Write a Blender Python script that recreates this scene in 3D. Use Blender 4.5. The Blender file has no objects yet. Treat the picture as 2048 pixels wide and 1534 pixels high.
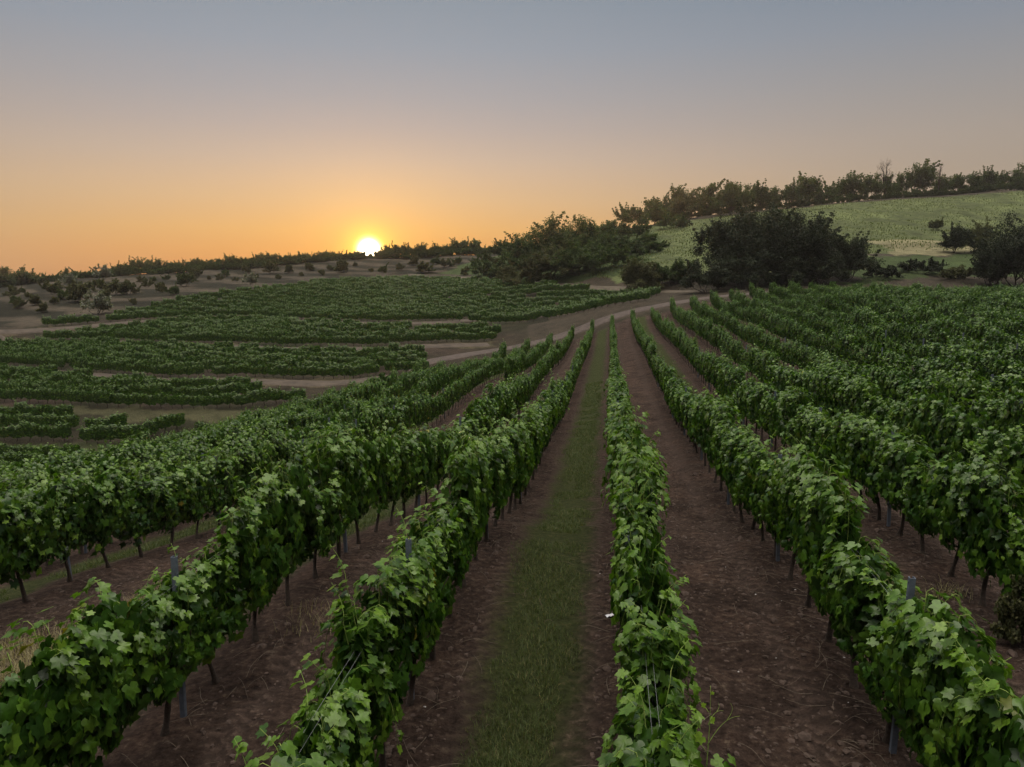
import bpy, math, random
import numpy as np
R = math.radians

# ------------------------------------------------------------------ camera, sky, sun, exposure
scene = bpy.context.scene
F_PX = 1480.0            # focal length in pixels of the 2048 px wide photograph
CAM_H = 5.0
PITCH = R(8.5)
cam_data = bpy.data.cameras.new('camera')
cam_data.sensor_width = 36.0
cam_data.lens = 36.0 * F_PX / 2048.0
cam_data.clip_start = 0.1
cam_data.clip_end = 6000.0
cam = bpy.data.objects.new('camera', cam_data)
scene.collection.objects.link(cam)
cam.location = (0, 0, CAM_H)
cam.rotation_euler = (R(90) - PITCH, 0, 0)
scene.camera = cam
scene.view_settings.view_transform = 'Standard'
scene.view_settings.look = 'None'
scene.view_settings.exposure = 0.0
scene.view_settings.gamma = 1.0
scene.cycles.use_denoising = True
scene.cycles.max_bounces = 8
scene.cycles.diffuse_bounces = 3
scene.cycles.glossy_bounces = 2
scene.cycles.transmission_bounces = 4
scene.cycles.volume_bounces = 0
scene.cycles.caustics_reflective = False
scene.cycles.caustics_refractive = False
scene.cycles.sample_clamp_indirect = 4.0


def pix_dir(px, py):
    a, b = (px - 1024.0) / F_PX, (767.0 - py) / F_PX
    return np.array([a, math.cos(PITCH) + b * math.sin(PITCH), -math.sin(PITCH) + b * math.cos(PITCH)])


def pt(px, py, Y):
    """World point seen at photograph pixel (px, py) at the distance Y in front of the camera."""
    d = pix_dir(px, py)
    t = Y / d[1]
    return np.array([d[0] * t, Y, CAM_H + d[2] * t])


def srgb(r, g, b, k=1.0):
    def f(c):
        c = c / 255.0
        return (c / 12.92 if c <= 0.04045 else ((c + 0.055) / 1.055) ** 2.4) * k
    return (f(r), f(g), f(b), 1.0)


SUN_DIR = pix_dir(738, 500)
SUN_DIR = SUN_DIR / np.linalg.norm(SUN_DIR)
SUN_EL = math.asin(SUN_DIR[2])
SUN_AZ = math.atan2(SUN_DIR[0], SUN_DIR[1])

world = bpy.data.worlds.new('World')
scene.world = world
world.use_nodes = True
wt = world.node_tree
wt.nodes.clear()


def wn(t, **kw):
    n = wt.nodes.new(t)
    for k, v in kw.items():
        setattr(n, k, v)
    return n


def wlink(a, b):
    wt.links.new(a, b)


def wmath(op, a, b=None, c=None):
    n = wn('ShaderNodeMath', operation=op)
    for i, v in enumerate((a, b, c)):
        if v is None:
            continue
        if isinstance(v, (int, float)):
            n.inputs[i].default_value = v
        else:
            wlink(v, n.inputs[i])
    return n.outputs[0]


def ramp_node(stops):
    n = wn('ShaderNodeValToRGB')
    cr = n.color_ramp
    cr.interpolation = 'EASE'
    cr.interpolation = 'LINEAR'
    while len(cr.elements) < len(stops):
        cr.elements.new(0.5)
    for e, (p, c) in zip(cr.elements, stops):
        e.position = p
        e.color = c
    return n


tc = wn('ShaderNodeTexCoord')
nrm = wn('ShaderNodeVectorMath', operation='NORMALIZE')
wlink(tc.outputs['Generated'], nrm.inputs[0])
sep = wn('ShaderNodeSeparateXYZ')
wlink(nrm.outputs[0], sep.inputs[0])
zed = wmath('MAXIMUM', sep.outputs[2], 0.0)
s = lambda deg: math.sin(R(deg))
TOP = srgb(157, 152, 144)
SKY_OVERHEAD_FILL, SKY_EAST_DIM = 11.0, -0.75
ramp_a = ramp_node([(s(0), srgb(214, 142, 75)), (s(1.7), srgb(223, 156, 81)), (s(3.2), srgb(224, 170, 99)), (s(5.4), srgb(212, 175, 130)),
                    (s(8.2), srgb(193, 173, 155)), (s(10.4), srgb(176, 166, 162)), (s(12.5), srgb(162, 161, 165)), (s(15.8), srgb(145, 155, 167)),
                    (s(19), srgb(135, 148, 161)), (s(26), srgb(122, 140, 162)), (s(45), TOP)])
ramp_b = ramp_node([(s(0), srgb(166, 143, 116)), (s(3.2), srgb(166, 148, 124)), (s(5.4), srgb(166, 150, 131)),
                    (s(9.0), srgb(161, 151, 142)), (s(12.5), srgb(148, 147, 148)), (s(15.8), srgb(133, 141, 152)),
                    (s(19), srgb(118, 133, 149)), (s(26), srgb(108, 127, 150)), (s(45), TOP)])
wlink(zed, ramp_a.inputs[0])
wlink(zed, ramp_b.inputs[0])
hl = wmath('SQRT', wmath('ADD', wmath('MULTIPLY', sep.outputs[0], sep.outputs[0]), wmath('MULTIPLY', sep.outputs[1], sep.outputs[1])))
hd = wmath('ADD', wmath('MULTIPLY', sep.outputs[0], math.sin(SUN_AZ)), wmath('MULTIPLY', sep.outputs[1], math.cos(SUN_AZ)))
hcos = wmath('DIVIDE', hd, wmath('MAXIMUM', hl, 0.001))
mr = wn('ShaderNodeMapRange', interpolation_type='SMOOTHSTEP')
haz = wmath('MULTIPLY', wmath('ARCCOSINE', wmath('MINIMUM', hcos, 1.0)), 180.0 / math.pi)
wlink(haz, mr.inputs['Value'])
mr.inputs['From Min'].default_value = 48.0
mr.inputs['From Max'].default_value = 2.0
mixc = wn('ShaderNodeMix', data_type='RGBA')
wlink(mr.outputs[0], mixc.inputs['Factor'])
wlink(ramp_b.outputs[0], mixc.inputs['A'])
wlink(ramp_a.outputs[0], mixc.inputs['B'])
# overhead sky boosted as added fill for the foreground; sky behind the camera dimmed
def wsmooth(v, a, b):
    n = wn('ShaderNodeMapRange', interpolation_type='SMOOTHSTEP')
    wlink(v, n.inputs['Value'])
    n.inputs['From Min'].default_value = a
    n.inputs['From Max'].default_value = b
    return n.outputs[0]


lift = wmath('ADD', wmath('ADD', 1.0, wmath('MULTIPLY', wsmooth(sep.outputs[2], 0.58, 0.98), SKY_OVERHEAD_FILL)),
             wmath('MULTIPLY', wsmooth(wmath('MULTIPLY', hcos, -1.0), -0.2, 0.7), SKY_EAST_DIM))
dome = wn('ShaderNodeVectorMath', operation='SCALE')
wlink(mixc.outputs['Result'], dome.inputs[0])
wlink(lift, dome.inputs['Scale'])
# bright aureole and the disc of the setting sun
dotn = wn('ShaderNodeVectorMath', operation='DOT_PRODUCT')
wlink(nrm.outputs[0], dotn.inputs[0])
dotn.inputs[1].default_value = tuple(SUN_DIR)
ang = wmath('MULTIPLY', wmath('ARCCOSINE', wmath('MINIMUM', dotn.outputs['Value'], 1.0)), 180.0 / math.pi)


def glow(amount, width, power, col):
    e = wmath('EXPONENT', wmath('MULTIPLY', wmath('POWER', wmath('DIVIDE', ang, width), power), -1.0))
    n = wn('ShaderNodeVectorMath', operation='SCALE')
    n.inputs[0].default_value = col[:3]
    wlink(wmath('MULTIPLY', e, amount), n.inputs['Scale'])
    return n.outputs[0]


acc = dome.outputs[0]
for g in (glow(9.0, 0.64, 2.6, (1.0, 0.93, 0.72)), glow(1.15, 1.35, 1.7, (1.0, 0.62, 0.02)),
          glow(0.46, 4.4, 1.25, (1.0, 0.47, 0.04)), glow(0.012, 11.0, 1.3, (1.0, 0.45, 0.12))):
    n = wn('ShaderNodeVectorMath', operation='ADD')
    wlink(acc, n.inputs[0])
    wlink(g, n.inputs[1])
    acc = n.outputs[0]
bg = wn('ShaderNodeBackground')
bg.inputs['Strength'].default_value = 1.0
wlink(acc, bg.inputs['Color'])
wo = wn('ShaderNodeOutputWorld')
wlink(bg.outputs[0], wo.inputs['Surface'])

sun_data = bpy.data.lights.new('sun', 'SUN')
sun_data.energy = 2.5
sun_data.angle = R(0.6)
sun_data.color = (1.0, 0.60, 0.25)
sun = bpy.data.objects.new('sun', sun_data)
scene.collection.objects.link(sun)
from mathutils import Vector
sun.rotation_euler = Vector(tuple(-SUN_DIR)).to_track_quat('-Z', 'Y').to_euler()

HAZE_DENSITY = 0.0002

# ------------------------------------------------------------------ mesh helpers
rng = np.random.default_rng(7)
link = scene.collection.objects.link


def mesh_from(name, verts, faces, mats=(), face_mat=None, smooth=True, tint=None):
    """verts (N,3); faces: list of int arrays, each (M,k)."""
    me = bpy.data.meshes.new(name)
    verts = np.asarray(verts, dtype=np.float32)
    faces = [np.asarray(f, dtype=np.int32) for f in faces if len(f)]
    loops = np.concatenate([f.ravel() for f in faces]) if faces else np.zeros(0, np.int32)
    sizes = np.concatenate([np.full(len(f), f.shape[1], np.int32) for f in faces]) if faces else np.zeros(0, np.int32)
    starts = np.concatenate([[0], np.cumsum(sizes)[:-1]]).astype(np.int32) if len(sizes) else np.zeros(0, np.int32)
    me.vertices.add(len(verts))
    me.vertices.foreach_set('co', verts.ravel())
    if len(sizes):
        me.loops.add(len(loops))
        me.loops.foreach_set('vertex_index', loops)
        me.polygons.add(len(sizes))
        me.polygons.foreach_set('loop_start', starts)
        me.polygons.foreach_set('loop_total', sizes)
        me.polygons.foreach_set('use_smooth', np.full(len(sizes), smooth, bool))
        if face_mat is not None:
            me.polygons.foreach_set('material_index', np.asarray(face_mat, np.int32))
    for m in mats:
        me.materials.append(m)
    if tint is not None:
        a = me.attributes.new('tint', 'FLOAT', 'POINT')
        a.data.foreach_set('value', np.asarray(tint, np.float32))
    me.update(calc_edges=True)
    me.validate()
    return me


def add(name, me, parent=None, loc=None, rot=None, scale=None):
    o = bpy.data.objects.new(name, me)
    link(o)
    if parent is not None:
        o.parent = parent
    if loc is not None:
        o.location = tuple(float(q) for q in loc)
    if rot is not None:
        o.rotation_euler = tuple(float(q) for q in rot)
    if scale is not None:
        o.scale = (scale, scale, scale) if np.isscalar(scale) else tuple(float(q) for q in scale)
    return o


def tag(o, label=None, cat=None, group=None, kind=None):
    if label:
        o['label'] = label
    if cat:
        o['category'] = cat
    if group:
        o['group'] = group
    if kind:
        o['kind'] = kind
    return o


def tube(path, radii, sides=6, close=True):
    """Swept tube along path (n,3). Returns verts, quad faces, tri faces."""
    path = np.asarray(path, float)
    n = len(path)
    radii = np.broadcast_to(np.asarray(radii, float), (n,))
    tang = np.gradient(path, axis=0)
    tang /= np.linalg.norm(tang, axis=1)[:, None] + 1e-9
    ref = np.array([0.31, 0.17, 0.93]) if abs(tang[0][2]) < 0.9 else np.array([1.0, 0.1, 0.0])
    a = np.cross(tang, ref)
    a /= np.linalg.norm(a, axis=1)[:, None] + 1e-9
    b = np.cross(tang, a)
    th = np.arange(sides) * 2 * math.pi / sides
    ring = a[:, None, :] * np.cos(th)[None, :, None] + b[:, None, :] * np.sin(th)[None, :, None]
    v = (path[:, None, :] + ring * radii[:, None, None]).reshape(-1, 3)
    i = np.arange(n - 1)[:, None] * sides
    j = np.arange(sides)[None, :]
    j2 = (j + 1) % sides
    q = np.stack([i + j, i + j2, i + sides + j2, i + sides + j], -1).reshape(-1, 4)
    caps = []
    if close:
        caps.append(np.arange(sides)[::-1][None, :])
        caps.append(((n - 1) * sides + np.arange(sides))[None, :])
    return v, q, caps


class MB:
    """Collects pieces for ONE mesh."""
    def __init__(self):
        self.v, self.f, self.m, self.t, self.n = [], {}, {}, [], 0

    def put(self, v, faces, mat=0, tint=0.0):
        v = np.asarray(v, float)
        for f in faces:
            f = np.asarray(f)
            if len(f) == 0:
                continue
            k = f.shape[1]
            self.f.setdefault(k, []).append(f + self.n)
            self.m.setdefault(k, []).append(np.full(len(f), mat))
        self.v.append(v)
        self.t.append(np.broadcast_to(np.asarray(tint, float), (len(v),)))
        self.n += len(v)

    def tube(self, path, radii, sides=6, mat=0, tint=0.0, close=True):
        v, q, caps = tube(path, radii, sides, close)
        self.put(v, [q] + caps, mat, tint)

    def box(self, c, size, rz=0.0, mat=0):
        c, h = np.asarray(c, float), np.asarray(size, float) / 2
        s_ = np.array([[-1, -1, -1], [1, -1, -1], [1, 1, -1], [-1, 1, -1], [-1, -1, 1], [1, -1, 1], [1, 1, 1], [-1, 1, 1]]) * h
        ca, sa = math.cos(rz), math.sin(rz)
        p = np.stack([s_[:, 0] * ca - s_[:, 1] * sa, s_[:, 0] * sa + s_[:, 1] * ca, s_[:, 2]], 1) + c
        self.put(p, [np.array([[3, 2, 1, 0], [4, 5, 6, 7], [0, 1, 5, 4], [1, 2, 6, 5], [2, 3, 7, 6], [3, 0, 4, 7]])], mat)

    def mesh(self, name, mats, smooth=True):
        ks = sorted(self.f)
        return mesh_from(name, np.concatenate(self.v), [np.concatenate(self.f[k]) for k in ks], mats,
                         np.concatenate([np.concatenate(self.m[k]) for k in ks]), smooth, np.concatenate(self.t))


def unit(a):
    return a / (np.linalg.norm(a, axis=-1, keepdims=True) + 1e-9)


# grape leaf outline: polar about the petiole, angle from the tip
_half0 = [(0, 1.0), (12, .78), (25, .63), (33, .68), (46, .90), (59, .72), (76, .54), (92, .66), (112, .70), (135, .58), (158, .50), (176, .14)]
_half1 = [(0, 1.0), (27, .70), (47, .90), (77, .62), (112, .72), (155, .50), (178, .12)]
_half2 = [(0, 1.0), (47, .78), (112, .62), (170, .30)]


def leaf_template(half, rs=0):
    full = [(a, r) for a, r in half] + [(360 - a, r) for a, r in reversed(half[1:])]
    if half[-1][0] < 175:
        full = [(a, r) for a, r in half] + [(360 - a, r) for a, r in reversed(half[1:])]
    v = [(0.0, 0.0, 0.0)]
    for a, r in full:
        x, y = r * math.sin(R(a)), r * math.cos(R(a))
        z = 0.22 * abs(x) - 0.30 * (x * x + y * y) + 0.06 * math.sin(3.1 * R(a) + r * 5)
        v.append((x, y, z))
    n = len(full)
    f = np.array([[0, 1 + (i + 1) % n, 1 + i] for i in range(n)])
    return np.array(v), f


LEAF = [leaf_template(_half0), leaf_template(_half1), leaf_template(_half2)]


def put_leaves(mb, lod, pos, tip, nor, size, tint, mat=0, r=None):
    tv, tf = LEAF[lod]
    nor = unit(nor)
    tip = unit(tip - nor * np.sum(tip * nor, -1, keepdims=True))
    side = np.cross(tip, nor)
    N = len(pos)
    curl = (r.uniform(-0.2, 2.2, N) if r is not None else np.ones(N))[:, None, None]
    asp = (r.uniform(0.8, 1.15, N) if r is not None else np.ones(N))[:, None, None]
    loc = (tv[None, :, 0:1] * asp * side[:, None, :] + tv[None, :, 1:2] * tip[:, None, :] + tv[None, :, 2:3] * curl * nor[:, None, :])
    v = pos[:, None, :] + loc * size[:, None, None]
    f = tf[None, :, :] + (np.arange(N) * len(tv))[:, None, None]
    mb.put(v.reshape(-1, 3), [f.reshape(-1, 3)], mat, np.repeat(tint, len(tv)))


# ------------------------------------------------------------------ materials
def material(name):
    m = bpy.data.materials.new(name)
    m.use_nodes = True
    nt = m.node_tree
    return m, nt, nt.nodes['Principled BSDF'], nt.nodes['Material Output']


def node(nt, t, ins=None, **kw):
    n = nt.nodes.new(t)
    for k, v in kw.items():
        setattr(n, k, v)
    for k, v in (ins or {}).items():
        if isinstance(v, bpy.types.NodeSocket):
            nt.links.new(v, n.inputs[k])
        else:
            n.inputs[k].default_value = v
    return n


def ramp(nt, fac, stops):
    n = nt.nodes.new('ShaderNodeValToRGB')
    while len(n.color_ramp.elements) < len(stops):
        n.color_ramp.elements.new(0.5)
    for e, (p, c) in zip(n.color_ramp.elements, stops):
        e.position = p
        e.color = tuple(c) + (1.0,) if len(c) == 3 else c
    nt.links.new(fac, n.inputs[0])
    return n.outputs[0]


def mixrgb(nt, fac, a, b, mode='MIX'):
    n = nt.nodes.new('ShaderNodeMix')
    n.data_type = 'RGBA'
    n.blend_type = mode
    for k, v in (('Factor', fac), ('A', a), ('B', b)):
        if isinstance(v, bpy.types.NodeSocket):
            nt.links.new(v, n.inputs[k])
        elif k == 'Factor':
            n.inputs[k].default_value = v
        else:
            n.inputs[k].default_value = tuple(v) + (1.0,) if len(v) == 3 else v
    return n.outputs['Result']


def mmath(nt, op, a, b=None, clamp=False):
    n = nt.nodes.new('ShaderNodeMath')
    n.operation = op
    n.use_clamp = clamp
    for i, v in enumerate((a, b)):
        if v is None:
            continue
        if isinstance(v, bpy.types.NodeSocket):
            nt.links.new(v, n.inputs[i])
        else:
            n.inputs[i].default_value = v
    return n.outputs[0]


def leaf_material(name, dark, mid, light, young, trans=0.3, rough=0.42, per_object=0.25, spec=0.5, autumn=None):
    m, nt, bs, out = material(name)
    geo = node(nt, 'ShaderNodeNewGeometry')
    oi = node(nt, 'ShaderNodeObjectInfo')
    rnd = geo.outputs['Random Per Island']
    f = mmath(nt, 'ADD', mmath(nt, 'MULTIPLY', rnd, 1.0 - per_object), mmath(nt, 'MULTIPLY', oi.outputs['Random'], per_object))
    col = ramp(nt, f, [(0.0, dark), (0.55, mid), (0.90, light), (0.975, light), (0.99, autumn or light)])
    att = node(nt, 'ShaderNodeAttribute', attribute_name='tint')
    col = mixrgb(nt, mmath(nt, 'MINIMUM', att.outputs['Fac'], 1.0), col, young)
    tcn = node(nt, 'ShaderNodeTexCoord')
    ns = node(nt, 'ShaderNodeTexNoise', {'Vector': tcn.outputs['Object'], 'Scale': 26.0, 'Detail': 3.0})
    col = mixrgb(nt, 0.5, col, ramp(nt, ns.outputs['Fac'], [(0.3, (0.45, 0.45, 0.45)), (0.7, (1.35, 1.35, 1.35))]), 'MULTIPLY')
    under = mixrgb(nt, 0.15, col, (0.13, 0.17, 0.09))
    colf = mixrgb(nt, geo.outputs['Backfacing'], col, under)
    nt.links.new(colf, bs.inputs['Base Color'])
    bs.inputs['Roughness'].default_value = rough
    bs.inputs['Specular IOR Level'].default_value = spec
    bmp = node(nt, 'ShaderNodeBump', {'Height': ns.outputs['Fac'], 'Strength': 0.35, 'Distance': 0.01})
    nt.links.new(bmp.outputs[0], bs.inputs['Normal'])
    tr = node(nt, 'ShaderNodeBsdfTranslucent')
    nt.links.new(mixrgb(nt, 1.0, col, (1.5, 1.7, 0.6), 'MULTIPLY'), tr.inputs['Color'])
    mx = node(nt, 'ShaderNodeMixShader', {0: trans, 1: bs.outputs[0], 2: tr.outputs[0]})
    nt.links.new(mx.outputs[0], out.inputs['Surface'])
    return m


def noisy_material(name, a, b, scale=8.0, rough=0.9, bump=0.4, detail=6.0, dist=0.02, metal=0.0):
    m, nt, bs, out = material(name)
    tcn = node(nt, 'ShaderNodeTexCoord')
    ns = node(nt, 'ShaderNodeTexNoise', {'Vector': tcn.outputs['Object'], 'Scale': scale, 'Detail': detail, 'Roughness': 0.65})
    nt.links.new(ramp(nt, ns.outputs['Fac'], [(0.32, a), (0.68, b)]), bs.inputs['Base Color'])
    bs.inputs['Roughness'].default_value = rough
    bs.inputs['Metallic'].default_value = metal
    bmp = node(nt, 'ShaderNodeBump', {'Height': ns.outputs['Fac'], 'Strength': bump, 'Distance': dist})
    nt.links.new(bmp.outputs[0], bs.inputs['Normal'])
    return m


M_LEAF = leaf_material('grape_leaf', (0.015, 0.044, 0.007), (0.038, 0.096, 0.011), (0.084, 0.172, 0.016), (0.17, 0.28, 0.025), trans=0.24, rough=0.33, spec=0.42, per_object=0.12, autumn=(0.24, 0.19, 0.03))
M_SHOOT = noisy_material('green_shoot', (0.13, 0.22, 0.04), (0.24, 0.30, 0.07), 12)
M_BARK = noisy_material('vine_bark', (0.030, 0.021, 0.018), (0.075, 0.055, 0.045), 30, 0.95, 0.9)
M_POST = noisy_material('galvanised_post', (0.10, 0.12, 0.16), (0.17, 0.20, 0.26), 14, 0.55, 0.2, metal=0.3)
M_WIRE = noisy_material('steel_wire', (0.22, 0.23, 0.25), (0.34, 0.35, 0.37), 9, 0.4, 0.0, metal=0.5)
M_WOOD = noisy_material('tree_bark', (0.025, 0.020, 0.018), (0.06, 0.05, 0.042), 5, 0.95, 0.6, dist=0.05)
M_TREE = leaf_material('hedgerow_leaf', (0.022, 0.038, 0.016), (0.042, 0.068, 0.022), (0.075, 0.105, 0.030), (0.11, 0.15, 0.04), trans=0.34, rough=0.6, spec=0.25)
M_DARK = leaf_material('dark_tree_leaf', (0.016, 0.024, 0.016), (0.028, 0.038, 0.022), (0.046, 0.058, 0.032), (0.06, 0.08, 0.04), trans=0.15, rough=0.65, spec=0.2)
M_OLIVE = leaf_material('grey_olive_leaf', (0.11, 0.12, 0.10), (0.17, 0.18, 0.15), (0.24, 0.25, 0.20), (0.26, 0.27, 0.22), trans=0.2, rough=0.7, spec=0.2)
M_SCRUB = leaf_material('scrub_leaf', (0.045, 0.055, 0.026), (0.075, 0.080, 0.040), (0.12, 0.115, 0.055), (0.16, 0.17, 0.07), trans=0.25, rough=0.7, spec=0.2)
M_GRASS = leaf_material('grass_blade', (0.030, 0.048, 0.011), (0.054, 0.080, 0.017), (0.092, 0.112, 0.030), (0.20, 0.165, 0.075), trans=0.25, rough=0.55, spec=0.3)

# ------------------------------------------------------------------ terrain height
ANG = math.atan2((1220 - 1024) / F_PX, math.cos(PITCH) + 0.1534 * math.sin(PITCH))   # heading of the vine rows
DROW = np.array([math.sin(ANG), math.cos(ANG)])
NROW = np.array([math.cos(ANG), -math.sin(ANG)])
S_ROW, U0 = 2.55, 0.40


def uY(u, Y):
    v = (Y - u * NROW[1]) / DROW[1]
    return u * NROW[0] + v * DROW[0], Y


ctrl = []
for u, Y, z in [(23, 96, 1.8), (13, 96, .7), (5.5, 96, -1.1), (.4, 96, -2.0), (-2.1, 98, -3.0), (-4.7, 98, -3.9), (-9.8, 92, -4.8), (-12.4, 89, -5.4),
                (-15, 80, -6.0), (-20, 84, -6.3), (-25.6, 67, -7.6), (-33, 59, -9.0), (-40, 50, -10.0),
                (5.5, 15, 0), (5.5, 23, -.75), (5.5, 33, -1.45), (5.5, 45, -1.45), (3, 36, -1.55), (3, 16, -.45),
                (-2.1, 14, 0), (-2.1, 26, -1.25), (-2.1, 45, -2.4), (-4.7, 9, 0), (-4.7, 19, -1.2), (-4.7, 44, -2.95), (-9.8, 12, -.6), (-9.8, 23, -2.2), (-9.8, 44, -3.8),
                (-12.4, 15, -1.4), (-20, 24, -3.7), (-30, 36, -6.7), (-18, 45, -5.0), (-26, 45, -6.9), (-20, 60, -5.8),
                (.4, 2, 0), (3, 4, 0), (-3, 4, 0), (8, 6, 0), (-8, 6, -.2), (12, 14, .1), (20, 20, .2), (30, 30, .4), (14, 40, -.3), (26, 55, .5), (40, 60, .9),
                (14, 70, .1), (60, 80, 1.6), (60, 98, 2.0), (36, 98, 1.95), (80, 60, 1.5), (0, -10, 0), (-20, -5, -1.0), (20, -10, .3), (0, -38, .2), (-45, 0, -4), (50, 0, 1)]:
    X, Yv = uY(u, Y)
    ctrl.append((X, Yv, z))


def cp(px, py, Y):
    ctrl.append(tuple(pt(px, py, Y)))


def bank(points, z):
    """Image polyline at a known height -> list of world points along it."""
    out = []
    for px, py, *rest in points:
        zz = rest[0] if rest else z
        d = pix_dir(px, py)
        t = (zz - CAM_H) / d[2]
        out.append((d[0] * t, d[1] * t, zz))
    return out


B0 = bank([(-250, 905), (0, 897), (110, 899), (205, 905), (260, 902), (330, 890)], -9.4)
B1 = bank([(-250, 790), (0, 812), (205, 828), (410, 834), (480, 831), (560, 822)], -7.8)
B2 = bank([(-250, 700), (0, 735), (205, 753), (342, 762), (581, 767), (700, 766), (790, 752)], -6.4)
B3 = bank([(-250, 665), (0, 682), (205, 684), (342, 691), (581, 699), (740, 698), (900, 690), (985, 688)], -4.7)
B4 = bank([(-250, 672, -4.0), (0, 664, -3.6), (205, 650, -3.1), (308, 642, -2.7), (376, 638), (479, 638), (600, 642), (684, 645), (771, 648), (890, 646), (1000, 634, -2.2), (1120, 630, -1.9)], -2.7)
for b in (B0, B1, B2, B3, B4):
    ctrl += b
for a in [(1200, 622, 106), (1200, 577, 135), (1320, 600, 106), (850, 556, 190), (1000, 559, 165), (1150, 573, 140), (1330, 585, 120), (1420, 583, 111),
          (205, 640, 121), (376, 600, 142), (600, 575, 166), (800, 560, 186), (0, 600, 150), (200, 580, 178), (0, 578, 220), (500, 555, 215), (740, 535, 220),
          (-300, 600, 240), (0, 570, 270), (150, 560, 270), (300, 550, 268), (450, 538, 265), (600, 525, 260), (740, 515, 252), (900, 512, 250), (1000, 507, 248),
          (1100, 482, 242), (1300, 448, 240), (1450, 427, 244), (1600, 413, 250), (1800, 394, 260), (2048, 380, 270), (2400, 370, 280),
          (1700, 450, 200), (2000, 450, 200), (1800, 507, 138), (2048, 507, 138), (1400, 500, 160), (1250, 540, 140), (1550, 573, 112), (1900, 556, 116), (2048, 582, 106), (1650, 583, 102),
          (2400, 560, 110), (2400, 450, 200), (-300, 572, 270)]:
    cp(*a)
for px, py, Y in [(0, 560, 300), (300, 548, 300), (600, 528, 300), (740, 519, 300), (1000, 512, 300), (1300, 460, 300), (1600, 420, 310), (2048, 384, 330), (2500, 376, 330), (-400, 580, 310)]:
    c = pt(px, py, Y)
    ctrl.append((c[0], c[1], c[2] - 3))
for px, z in [(-500, -20), (200, -18), (700, -12), (1200, -8), (1700, 0), (2300, 0)]:
    c = pt(px, 560, 520)
    ctrl.append((c[0], 520, z))
ctrl = np.array(ctrl)


def warp(X, Y):
    th = np.clip(np.arctan2(X, Y + 40.0), -1.75, 1.75)
    r = np.hypot(X, Y + 40.0)
    return np.stack([th * 2.2, np.log(np.maximum(r, 12.0) / 10.0) * 2.2], -1)


_cw = warp(ctrl[:, 0], ctrl[:, 1])


def _k(r2):
    return 0.5 * r2 * np.log(r2 + 1e-12)


def _solve():
    n = len(ctrl)
    d2 = ((_cw[:, None, :] - _cw[None, :, :]) ** 2).sum(-1)
    K = _k(d2) + np.eye(n) * 2e-4
    Pm = np.concatenate([np.ones((n, 1)), _cw], 1)
    A = np.block([[K, Pm], [Pm.T, np.zeros((3, 3))]])
    return np.linalg.solve(A, np.concatenate([ctrl[:, 2], np.zeros(3)]))


_w = _solve()


def ground_z(X, Y):
    X, Y = np.atleast_1d(np.asarray(X, float)), np.atleast_1d(np.asarray(Y, float))
    out = np.empty(len(X))
    for i in range(0, len(X), 20000):
        w = warp(X[i:i + 20000], Y[i:i + 20000])
        d2 = ((w[:, None, :] - _cw[None, :, :]) ** 2).sum(-1)
        out[i:i + 20000] = _k(d2) @ _w[:-3] + _w[-3] + w @ _w[-2:]
    return out


def project(X, Y, Z):
    zc = Y * math.cos(PITCH) - (Z - CAM_H) * math.sin(PITCH)
    yc = Y * math.sin(PITCH) + (Z - CAM_H) * math.cos(PITCH)
    zc = np.maximum(zc, 1e-3)
    return 1024 + F_PX * X / zc, 767 - F_PX * yc / zc, zc


_H = np.random.default_rng(99).random((256, 256))


def vnoise(x, y, scale):
    x, y = np.asarray(x) / scale + 1000.0, np.asarray(y) / scale + 1000.0
    xi, yi = np.floor(x).astype(int), np.floor(y).astype(int)
    fx, fy = x - xi, y - yi
    fx, fy = fx * fx * (3 - 2 * fx), fy * fy * (3 - 2 * fy)
    g = lambda a, b: _H[a % 256, b % 256]
    return (g(xi, yi) * (1 - fx) + g(xi + 1, yi) * fx) * (1 - fy) + (g(xi, yi + 1) * (1 - fx) + g(xi + 1, yi + 1) * fx) * fy


def fbm(x, y, scale, octs=4):
    t, a, s_ = 0, 0.5, scale
    for i in range(octs):
        t = t + a * vnoise(x + 17.3 * i, y - 9.1 * i, s_)
        a, s_ = a * 0.5, s_ * 0.5
    return t / (1 - 0.5 ** octs)


def row_end(k):
    tab = {-17: 46, -16: 50, -15: 53, -14: 56, -13: 59, -12: 62, -11: 65, -10: 68, -9: 74, -8: 82, -7: 78, -6: 80, -5: 89, -4: 92, -3: 95}
    return tab.get(k, 97.5) if k > -18 else 40


def ground_rel(X, Y):
    """Small relief on top of the smooth terrain: furrows, clods, ruts."""
    u = X * NROW[0] + Y * NROW[1]
    ph = (u - U0) / S_ROW
    near = np.clip(1.3 - np.abs(Y) / 60.0, 0, 1)
    z = 0.05 * np.cos(2 * math.pi * ph) * near
    lane = np.floor(ph).astype(int)
    fr = ph - lane
    rut = np.exp(-((fr - 0.26) / 0.06) ** 2) + np.exp(-((fr - 0.74) / 0.06) ** 2)
    z -= np.where(lane % 2 == 0, 0.075, 0.02) * rut * near
    z += (fbm(X, Y, 0.9, 4) - 0.5) * 0.15 * near
    z += (fbm(X, Y, 9.0, 3) - 0.5) * 0.25 * np.clip((Y - 20) / 60, 0, 1)
    z += (fbm(X, Y, 14.0, 4) - 0.5) * 1.6 * np.clip((Y - 115) / 60, 0, 1)
    return z


def gz(X, Y):
    X, Y = np.atleast_1d(X), np.atleast_1d(Y)
    return ground_z(X, Y) + ground_rel(X, Y)


def gz1(X, Y):
    return float(gz(np.array([X], float), np.array([Y], float))[0])


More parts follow.
